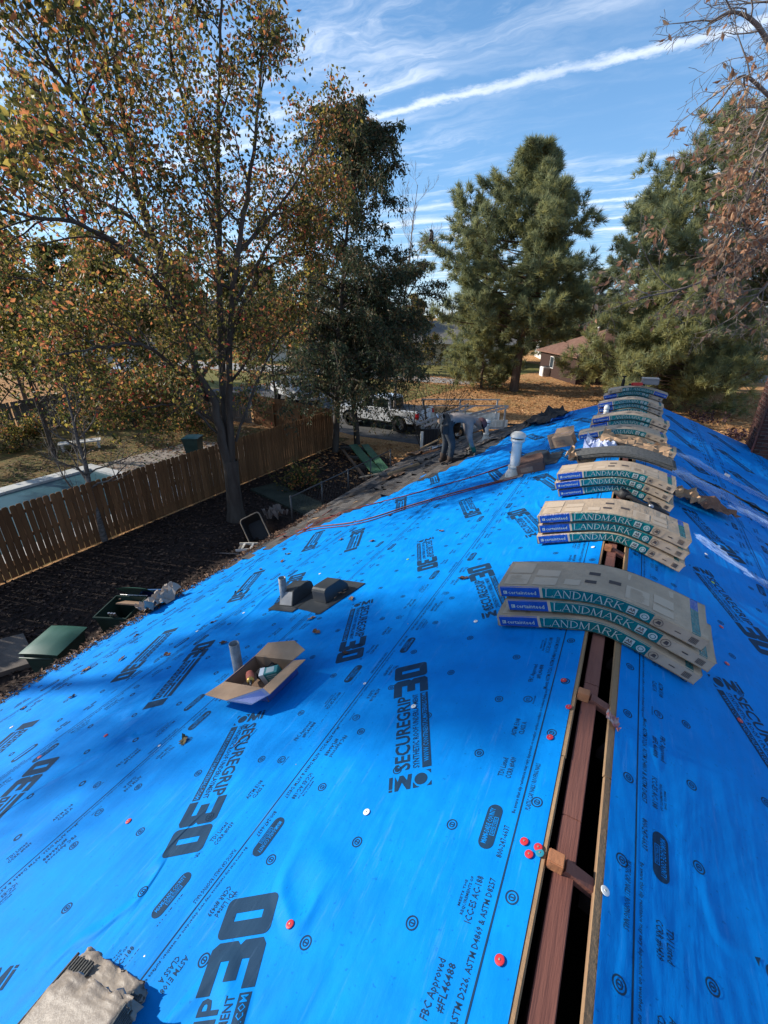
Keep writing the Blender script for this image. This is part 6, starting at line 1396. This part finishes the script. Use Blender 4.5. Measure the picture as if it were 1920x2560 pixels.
# ------------------------------------------------------------------ yard things
M_cart = mat('dark_green_plastic', (.012, .035, .028), .5, .4, var=(.02, .05, .04), vscale=4); M_lid = mat('green_lid', (.02, .085, .062), .45, .4, var=(.035, .11, .085), vscale=3)
def wheelie(loc, rz, label, open_=False, group='wheeled bins by the eave'):
    t = empty('wheeled_bin', loc, rz, label=label, cat='bin', group=group); b = MB(); w0, w1, h = .23, .30, .98
    b.hexa([(-w0, -w0, .06), (w0, -w0, .06), (w0, w0, .06), (-w0, w0, .06), (-w1, -w1-.06, h), (w1, -w1-.06, h), (w1, w1, h), (-w1, w1, h)])
    b.f.pop(1); b.m.pop(1); b.build('body', M_cart, t, bevel=.0); r = MB()
    for q in ((-w1-.025, w1+.025, -w1-.085, -w1-.055), (-w1-.025, w1+.025, w1-.005, w1+.025), (-w1-.025, -w1+.005, -w1-.055, w1-.005), (w1-.005, w1+.025, -w1-.055, w1-.005)): r.box(*q, h-.03, h+.012)
    r.build('rim', M_cart, t, bevel=.006); l = MB(); n = 7
    for i in range(n):
        for j in range(n):
            x, y = (i/(n-1)-.5)*2, (j/(n-1)-.5)*2; l.v.append((x*(w1+.035), y*(w1+.06)-.03, .05*(1-x**4)*(1-y**4)+.012*(1-(x*x))))
    for i in range(n-1):
        for j in range(n-1): l.f.append((i*n+j, (i+1)*n+j, (i+1)*n+j+1, i*n+j+1)); l.m.append(0)
    lid = l.build('lid', M_lid, t, smooth=True); lid.location = (0, 0, h+.014)
    if open_: lid.location = (0, w1+.30, h-.12); lid.rotation_euler = (R(-48), 0, 0)
    MB().tube([(-w1+.02, w1+.085, h-.02), (w1-.02, w1+.085, h-.02)], .014, 8).build('handle', M_chr if open_ else M_cart, t, smooth=True)
    for s_ in (-1, 1): o = MB().lathe([(.0001, -.03), (.11, -.03), (.12, 0), (.11, .03), (.0001, .03)], 16).build('wheel', M_tyre, t, smooth=True); o.location = (s_*.24, w0+.02, .12); o.rotation_euler = (0, R(90), 0)
    return t
p = at_height(132, 1602, G+1.0); wheelie((p[0], p[1], G), R(205), 'green lidded wheeled bin with its domed lid shut by the lower eave')
p = at_height(305, 1515, G+.98); wb = wheelie((p[0], p[1], G), R(25), 'dark wheeled bin with its lid thrown open and scraps sticking out', True)
MB_ = MB().box(-.22, .16, -.012, .012, -.25, .20); o = MB_.build('cardboard_sheet', M_card); o.location = (p[0]+.16, p[1]+.12, G+1.02); o.rotation_euler = (R(60), R(10), R(35)); tag(o, 'cardboard sheet sticking out of the open wheeled bin', 'cardboard')
for i in range(3):
    o = MB().bar((0, 0, -.3), (.25, -.20, .16), .035, .02).build('metal_strip', M_chr); o.location = (p[0]-.02+.05*i, p[1]-.16+.02*i, G+.98); tag(o, ['bright metal strip outermost in the open bin', 'middle metal strip poking from the open bin', 'metal strip nearest the cardboard in the open bin'][i], 'metal strip')
p = at_height(382, 1492, G+.85); t = empty('blue_bin', (p[0], p[1], G), R(30), label='blue open recycling bin beside the open wheeled bin', cat='bin'); b = MB(); b.hexa([(-.2, -.16, 0), (.2, -.16, 0), (.2, .16, 0), (-.2, .16, 0), (-.28, -.22, .85), (.28, -.22, .85), (.28, .22, .85), (-.28, .22, .85)]); b.f.pop(1); b.m.pop(1); b.build('body', mat('blue_plastic', (.01, .045, .16), .45, .4), t)
r = MB(); [r.box(*q, .83, .87) for q in ((-.31, .31, -.25, -.22), (-.31, .31, .22, .25), (-.31, -.28, -.22, .22), (.28, .31, -.22, .22))]; r.build('rim', mat('blue_rim', (.05, .14, .32), .45, .4), t)
crumple('debris_sack', 'pale lumpy sack of debris on the eave line below the blue bin', 'sack', roof_mtx(-1, UE-.12, on_roof(392, 1514)[1], .02), .30, .5, .16, mat('pale_sack', (.34, .29, .25), .9, .1), 81)
sl = [at_height(x, y, G+.12) for x, y in ((-60, 1612), (58, 1583), (92, 1652), (-60, 1700))]; o0 = np.mean(sl, 0); o = MB().prism([(q[0]-o0[0], q[1]-o0[1]) for q in sl], 'z', -.10, 0).build('concrete_slab', mat('stained_slab', (.17, .145, .125), .9, .15, var=(.11, .095, .085), vscale=2, bump=.2, bscale=20)); o.location = o0; tag(o, 'flat stained slab on the ground left of the green lidded bin', 'slab')
p = at_height(640, 1316, G+.45); t = empty('tub', (p[0], p[1], G), label='tan edged tub tipped up in the shaded yard', cat='tub'); tm = Matrix.Translation((0, 0, .32)) @ Matrix.Rotation(YAW, 4, 'Z') @ Matrix.Rotation(R(52), 4, 'X') @ Matrix.Rotation(R(28), 4, 'Z')
lo = rrect(-.22, .22, -.34, .34, .08); hi = rrect(-.30, .30, -.45, .45, .10); n = len(lo); b = MB(); b.add([(x, y, -.22) for x, y in lo]+[(x, y, .14) for x, y in hi], [tuple(range(n))]+[(i, (i+1) % n, n+(i+1) % n, n+i) for i in range(n)]); b.build('bowl', mat('dark_tub', (.03, .033, .035), .6, .3), t).matrix_basis = tm
MB().tube([(x, y, .14) for x, y in hi]+[(*hi[0], .14)], .018, 6, cap=False).build('rim', mat('tan_plastic_rim', (.24, .20, .155), .6, .3), t, smooth=True).matrix_basis = tm
crumple('cloth', 'pale dirty cloth draped over a dark heap beside the tub', 'cloth', Matrix.Translation(at_height(690, 1290, G+.35)), .55, .6, .28, mat('dirty_cloth', (.20, .17, .15), .9, .1), 82)
o = MB().lathe([(.0001, .25), (.3, .2), (.5, .08), (.55, 0)], 14).build('dark_heap', M_soil, smooth=True); o.location = on_ground(692, 1312)-np.array([0, 0, .0]); tag(o, 'dark heap of soil under the pale cloth', 'heap')
for pa, pb, w, lb, m in (((952, 1193), (882, 1112), .42, 'broad faded green board lying left in the shade', M_grn), ((972, 1185), (912, 1112), .36, 'faded green board nearer the house in the shade', M_grn), ((922, 1206), (856, 1124), .13, 'brown board beside the broad green boards', mat('brown_board', (.12, .08, .055), .85, .15))):
    a, b = at_height(*pa, G+.22), at_height(*pb, G+.12); o = MB().bar((0, 0, 0), b-a, w, .06).build('board', m, bevel=.005); o.location = a; tag(o, lb, 'board', 'boards lying in the shaded yard')
for i in range(3): a = at_height(925-18*i, 1170-24*i, G+.06); o = MB().box(-.75, .75, -.06, .06, -.06, .085).build('timber', mat('grey_timber', (.10, .09, .08), .9, .1)); o.location = a; o.rotation_euler = (0, 0, R(20)); tag(o, ['timber bearer under the near end of the green boards', 'timber bearer under the middle of the green boards', 'timber bearer under the far end of the green boards'][i], 'timber')
sl = [at_height(x, y, G+.10) for x, y in ((626, 1222), (690, 1206), (820, 1262), (770, 1290))]; o0 = np.mean(sl, 0); o = MB().prism([(q[0]-o0[0], q[1]-o0[1]) for q in sl], 'z', -.09, 0).build('dark_green_slab', mat('dark_green_concrete', (.055, .065, .05), .95, .1, var=(.035, .042, .035), vscale=2, bump=.2, bscale=20)); o.location = o0; tag(o, 'long dark greenish slab in the shade behind the tub', 'slab')  # dark greenish concrete, mottled at random
o = MB().tube([(0, 0, 0), (.5, .2, .02), (1.1, .3, .0)], .02, 6).build('fallen_branch', M_twig); o.location = on_ground(540, 1385)+np.array([0, 0, .03]); tag(o, 'pale fallen branch on the leaf litter near the eave', 'branch')
t = empty('step_ladder', on_ground(640, 1375), R(30), label='small pale step ladder lying by the eave below the tub', cat='ladder')
for s_ in (-1, 1): MB().bar((-.5, s_*.2, .10), (.5, s_*.14, .14), .03, .06).build('rail', M_whitep, t)
for k in range(4): MB().bar((-.35+.25*k, -.19, .11+.013*k), (-.35+.25*k, .19, .11+.013*k), .06, .02).build('tread', M_whitep, t)
for x in (-.45, .45): MB().box(x-.03, x+.03, -.2, .2, 0, .08).build('foot', M_greyw, t)
# beyond the picket fence
p = at_height(483, 1105, G+.9); wheelie((p[0], p[1], G), R(30), 'pale green wheeled bin standing on the patio beyond the picket fence', group='bins beyond the fence').scale = (1.1, 1.1, 1.15)
p = on_ground(205, 1122); t = empty('pool_bench', p, R(60), label='white low bench lying on the grass beyond the pool', cat='bench'); MB().box(-.9, .9, -.3, .3, .34, .40).build('seat', M_whitep, t, bevel=.01)
for x in (-.75, .75): MB().box(x-.05, x+.05, -.28, .28, 0, .34).build('leg', M_whitep, t)

# ------------------------------------------------------------------ houses around
M_roofb = mat('brown_shingle_roof', (.16, .085, .062), .9, .15, var=(.22, .125, .09), vscale=3, bump=.5, bscale=14, bstretch=(.6, 3, 3)); M_roofg = mat('grey_shingle_roof', (.13, .125, .12), .9, .15, var=(.18, .17, .16), vscale=2, bump=.4, bscale=14)
M_wallw = mat('white_siding', (.62, .60, .56), .8, .2, bump=.3, bscale=9, bstretch=(.05, .05, 4)); M_trim = mat('white_trim', (.66, .65, .62), .6, .3); M_win = mat('window_glass', (.03, .04, .05), .08, .6); M_door = mat('garage_door_pale', (.56, .55, .52), .6, .3)
def far_house(loc, rz, L, D, h, rise, label, wall, roof, wins, doors=(), gable_m=None, group=None, ov=.45, hip=False):
    """x along the front; front face at y=0, interior towards +y"""
    t = empty('house', loc, rz, label=label, cat='house', group=group)
    MB().box(0, L, 0, D, 0, h).build('wall', wall, t)
    for x0, x1 in (() if hip else ((-.0, .12), (L-.12, L))): MB().prism([(.0, h), (D, h), (D/2, h+rise*.97)], 'x', x0, x1).build('gable', gable_m or wall, t)
    if hip:
        z0 = h-.12; a = [(-ov, -ov, z0), (L+ov, -ov, z0), (L+ov, D+ov, z0), (-ov, D+ov, z0)]; r0, r1 = (D*.5, D/2, h+rise), (L-D*.5, D/2, h+rise); q = MB()
        q.add([(x, y, z+.14) for x, y, z in a]+[r0, r1]+a, [(0, 1, 5, 4), (1, 2, 5), (2, 3, 4, 5), (3, 0, 4), (9, 8, 7, 6), (6, 7, 1, 0), (7, 8, 2, 1), (8, 9, 3, 2), (9, 6, 0, 3)]); q.build('roof', roof, t)
    for s_ in (() if hip else (0, 1)):
        y0, y1 = (-ov, D/2) if s_ == 0 else (D+ov, D/2); z0 = h-ov*rise/(D/2); b = MB(); b.hexa([(-ov, y0, z0), (L+ov, y0, z0), (L+ov, y1, h+rise), (-ov, y1, h+rise), (-ov, y0, z0+.14), (L+ov, y0, z0+.14), (L+ov, y1, h+rise+.14), (-ov, y1, h+rise+.14)]); b.build('roof', roof, t)
        MB().box(-ov, L+ov, min(y0, y0+(.04 if s_ else -.04)), max(y0, y0+(.04 if s_ else -.04)), z0-.06, z0+.13).build('fascia', M_trim, t)
    for x, z, w, hh in wins:
        o = MB().box(x-w/2-.06, x+w/2+.06, -.05, -.002, z-.06, z+hh+.06).build('window', M_trim, t); m_ = MB(); m_.box(x-w/2, x-.03, -.058, -.051, z, z+hh); m_.box(x+.03, x+w/2, -.058, -.051, z, z+hh); m_.build('pane', M_win, o)
    for x, w in doors:
        o = MB().box(x-w/2, x+w/2, -.05, -.002, 0, 2.1).build('door', M_door, t)
        for k in range(4): MB().box(x-w/2+.06, x+w/2-.06, -.06, -.051, .1+.5*k, .52+.5*k).build('door_panel', M_door, o)
    return t
ang = math.atan2(6.47, 10.63)
nh = far_house((-4.9, 47.03, G), ang, 14.5, 9.5, 2.55, 2.3, 'low brown brick house with a brown roof behind the low pines', mat('dark_brick', (.060, .036, .029), .9, .15, var=(.042, .026, .022), vscale=14, bump=.4, bscale=30), M_roofb, [(3.0, .9, 1.2, 1.2), (10.5, .9, 1.6, 1.2)], [(6.3, 1.0)], hip=True)
for x, y in ((4.2, 5.6), (7.4, 4.2)): MB().lathe([(.08, 2.9), (.08, 4.9), (.14, 4.92), (.14, 5.0), (.0001, 5.04)], 12, c=(x, y, 0)).build('roof_vent', M_whitep, nh, smooth=True)
for k, (y0, w) in enumerate(((5.6, 1.0),)): o = MB().box(-.05, -.002, y0, y0+w, .9, 2.1).build('window', M_trim, nh); MB().box(-.058, -.051, y0+.07, y0+w-.07, .97, 2.03).build('pane', M_win, o)
p = on_ground(1362, 940); t = empty('air_conditioner', p, ang, label='pale air conditioning unit at the far end of the brick house', cat='air conditioner'); MB().box(-.5, .5, -.5, .5, 0, 1.0).build('case', M_trim, t, bevel=.05); MB().lathe([(.42, 1.0), (.42, 1.05), (.0001, 1.06)], 20).build('fan_grille', M_blkp, t)
for k in range(7): MB().box(-.44, .44, -.52, -.502, .14+.11*k, .18+.11*k).build('louvre', M_blkp, t)
far_house((-50, 50, G), R(25), 16, 9, 3.0, 2.4, 'white siding house across the road behind the pear stems', M_wallw, M_roofg, [(3, .9, 1.5, 1.3), (6.5, .9, 1.5, 1.3), (13.5, .9, 1.2, 1.3)], [(9.8, 2.6)], group=None)
far_house((-27, 57, G), R(12), 14, 9, 3.0, 2.3, 'cream house with pale garage door seen between the cedars', mat('cream_siding', (.50, .46, .38), .8, .2), M_roofg, [(2.5, .9, 1.5, 1.3), (6, .9, 1.5, 1.3)], [(10.5, 3.2)])
far_house((-12.5, 72, G), R(20), 11, 8, 3.0, 2.0, 'grey roofed white house beyond the brick house gable', M_wallw, M_roofg, [(2.5, .9, 1.4, 1.3), (7.5, .9, 1.4, 1.3)], [(5, 1.0)])
far_house((-75, 34, G), R(50), 15, 9, 3.0, 2.3, 'pale house at the far end of the road, mostly hidden by leaves', mat('tan_siding', (.40, .36, .30), .8, .2), M_roofb, [(3, .9, 1.5, 1.3), (11, .9, 1.5, 1.3)], [(7, 2.6)])
t = empty('mailbox', on_ground(1853, 908), label='small pale mailbox on the kerb of the side street', cat='mailbox'); MB().box(-.06, .06, -.06, .06, 0, 1.0).build('post', M_whitep, t); MB().prism([(-.12, 1.0), (.12, 1.0), (.12, 1.18)]+[(.12*math.cos(R(a)), 1.18+.12*math.sin(R(a))) for a in (30, 60, 90, 120, 150)]+[(-.12, 1.18)], 'y', -.28, .28).build('box', M_trim, t)
# the bird on the bare tree's outer twig
bp = at_dist(1078, 590, 25.2); bird = empty('bird', bp, YAW, label='dark bird perched on the outermost bare twig against the sky', cat='bird')
bb = mat('bird_plumage', (.05, .042, .038), .85, .2, var=(.11, .09, .08), vscale=14)
MB().tube([(-.10, 0, -.20), (-.03, 0, -.08), (.02, 0, .02), (.03, 0, .12), (.02, 0, .20), (.0, 0, .25)], [.03, .085, .11, .095, .065, .02], 12).build('body', bb, bird, smooth=True); MB().tube([(-.02, 0, .19), (-.04, 0, .26), (-.06, 0, .27)], [.06, .065, .02], 10).build('head', bb, bird, smooth=True); MB().tube([(-.08, 0, .25), (-.14, 0, .235)], [.016, .003], 6).build('beak', M_dk, bird)
MB().prism([(.02, -.06), (.10, -.16), (.18, -.34), (.10, -.33), (-.02, -.12)], 'y', -.035, .035).build('tail', bb, bird)
for s_ in (-1, 1): MB().prism([(.03, .12), (.09, .0), (.10, -.18), (.04, -.08), (.0, .06)], 'y', s_*.095-.02, s_*.095+.02).build('wing', bb, bird); MB().tube([(.0, s_*.03, -.08), (.01, s_*.03, -.20)], .008, 5).build('leg', M_dk, bird)
tb = Tubes(); bt = [o for o in bpy.data.objects if o.name.startswith('bare_tree')][0]; b0 = np.array(bt.location)
q = bez([np.array([0.45, .15, 7.4])+b0, at_dist(1008, 655, 25.), at_dist(1040, 630, 25.1), at_dist(1062, 608, 25.2), bp+np.array([0, 0, -.19]), at_dist(1083, 590, 25.2)], 5)-b0
tb.add(q, .03*(1-.8*np.linspace(0, 1, len(q))), 5); rg = np.random.default_rng(4); tp = []
for k in range(8): i = rg.integers(6, len(q)-3); grow(tb, tp, q[i], unit(q[i+1]-q[i])+rg.normal(0, .5, 3), .7, .01, 1, rg, .2, .7, 4, .15, .005)
tb.build('outer_branch', M_twig, bt)

# low dark leaved growth on the lawn beyond the right rake
for i, (q, n, lb) in enumerate((((1835, 1095), 260, 'low dark purple leaved plant on the sunlit lawn near the chimney'), ((1770, 1060), 160, 'small dark leaved plant on the lawn beyond the right rake'), ((1725, 1045), 90, 'tiny dark leaved plant nearest the ridge end on the lawn'))):
    rg = np.random.default_rng(170+i); b_ = on_ground(*q); s_ = empty('plant', b_, label=lb, cat='plant', group='dark plants on the lawn'); tb = Tubes(); tp = []
    for k in range(6): a = rg.uniform(0, 6.28); grow(tb, tp, (rg.normal(0, .3), rg.normal(0, .3), 0), (math.cos(a), math.sin(a), .7), rg.uniform(.4, .8), .012, 1, rg, .1, .9, 4, .2, .004)
    tb.build('stems', M_bark, s_); L = on_tips(tp, n, rg, .12); V, F = leaf_quads(L, .16, .7, rng=rg); np_mesh('foliage', V, F, mat('purple_leaf', (.05, .025, .03), .7, .2), None, s_, kind='stuff')

u_, y_ = on_roof(1490, 1782, 1); crumple('rag', 'small white and red rag caught on the second rafter end in the ridge gap', 'rag', roof_mtx(1, .10, y_, .0), .07, .06, .035, mat('rag', (.45, .40, .38), .8, .2, var=(.40, .10, .10), vscale=30), 95, 7)
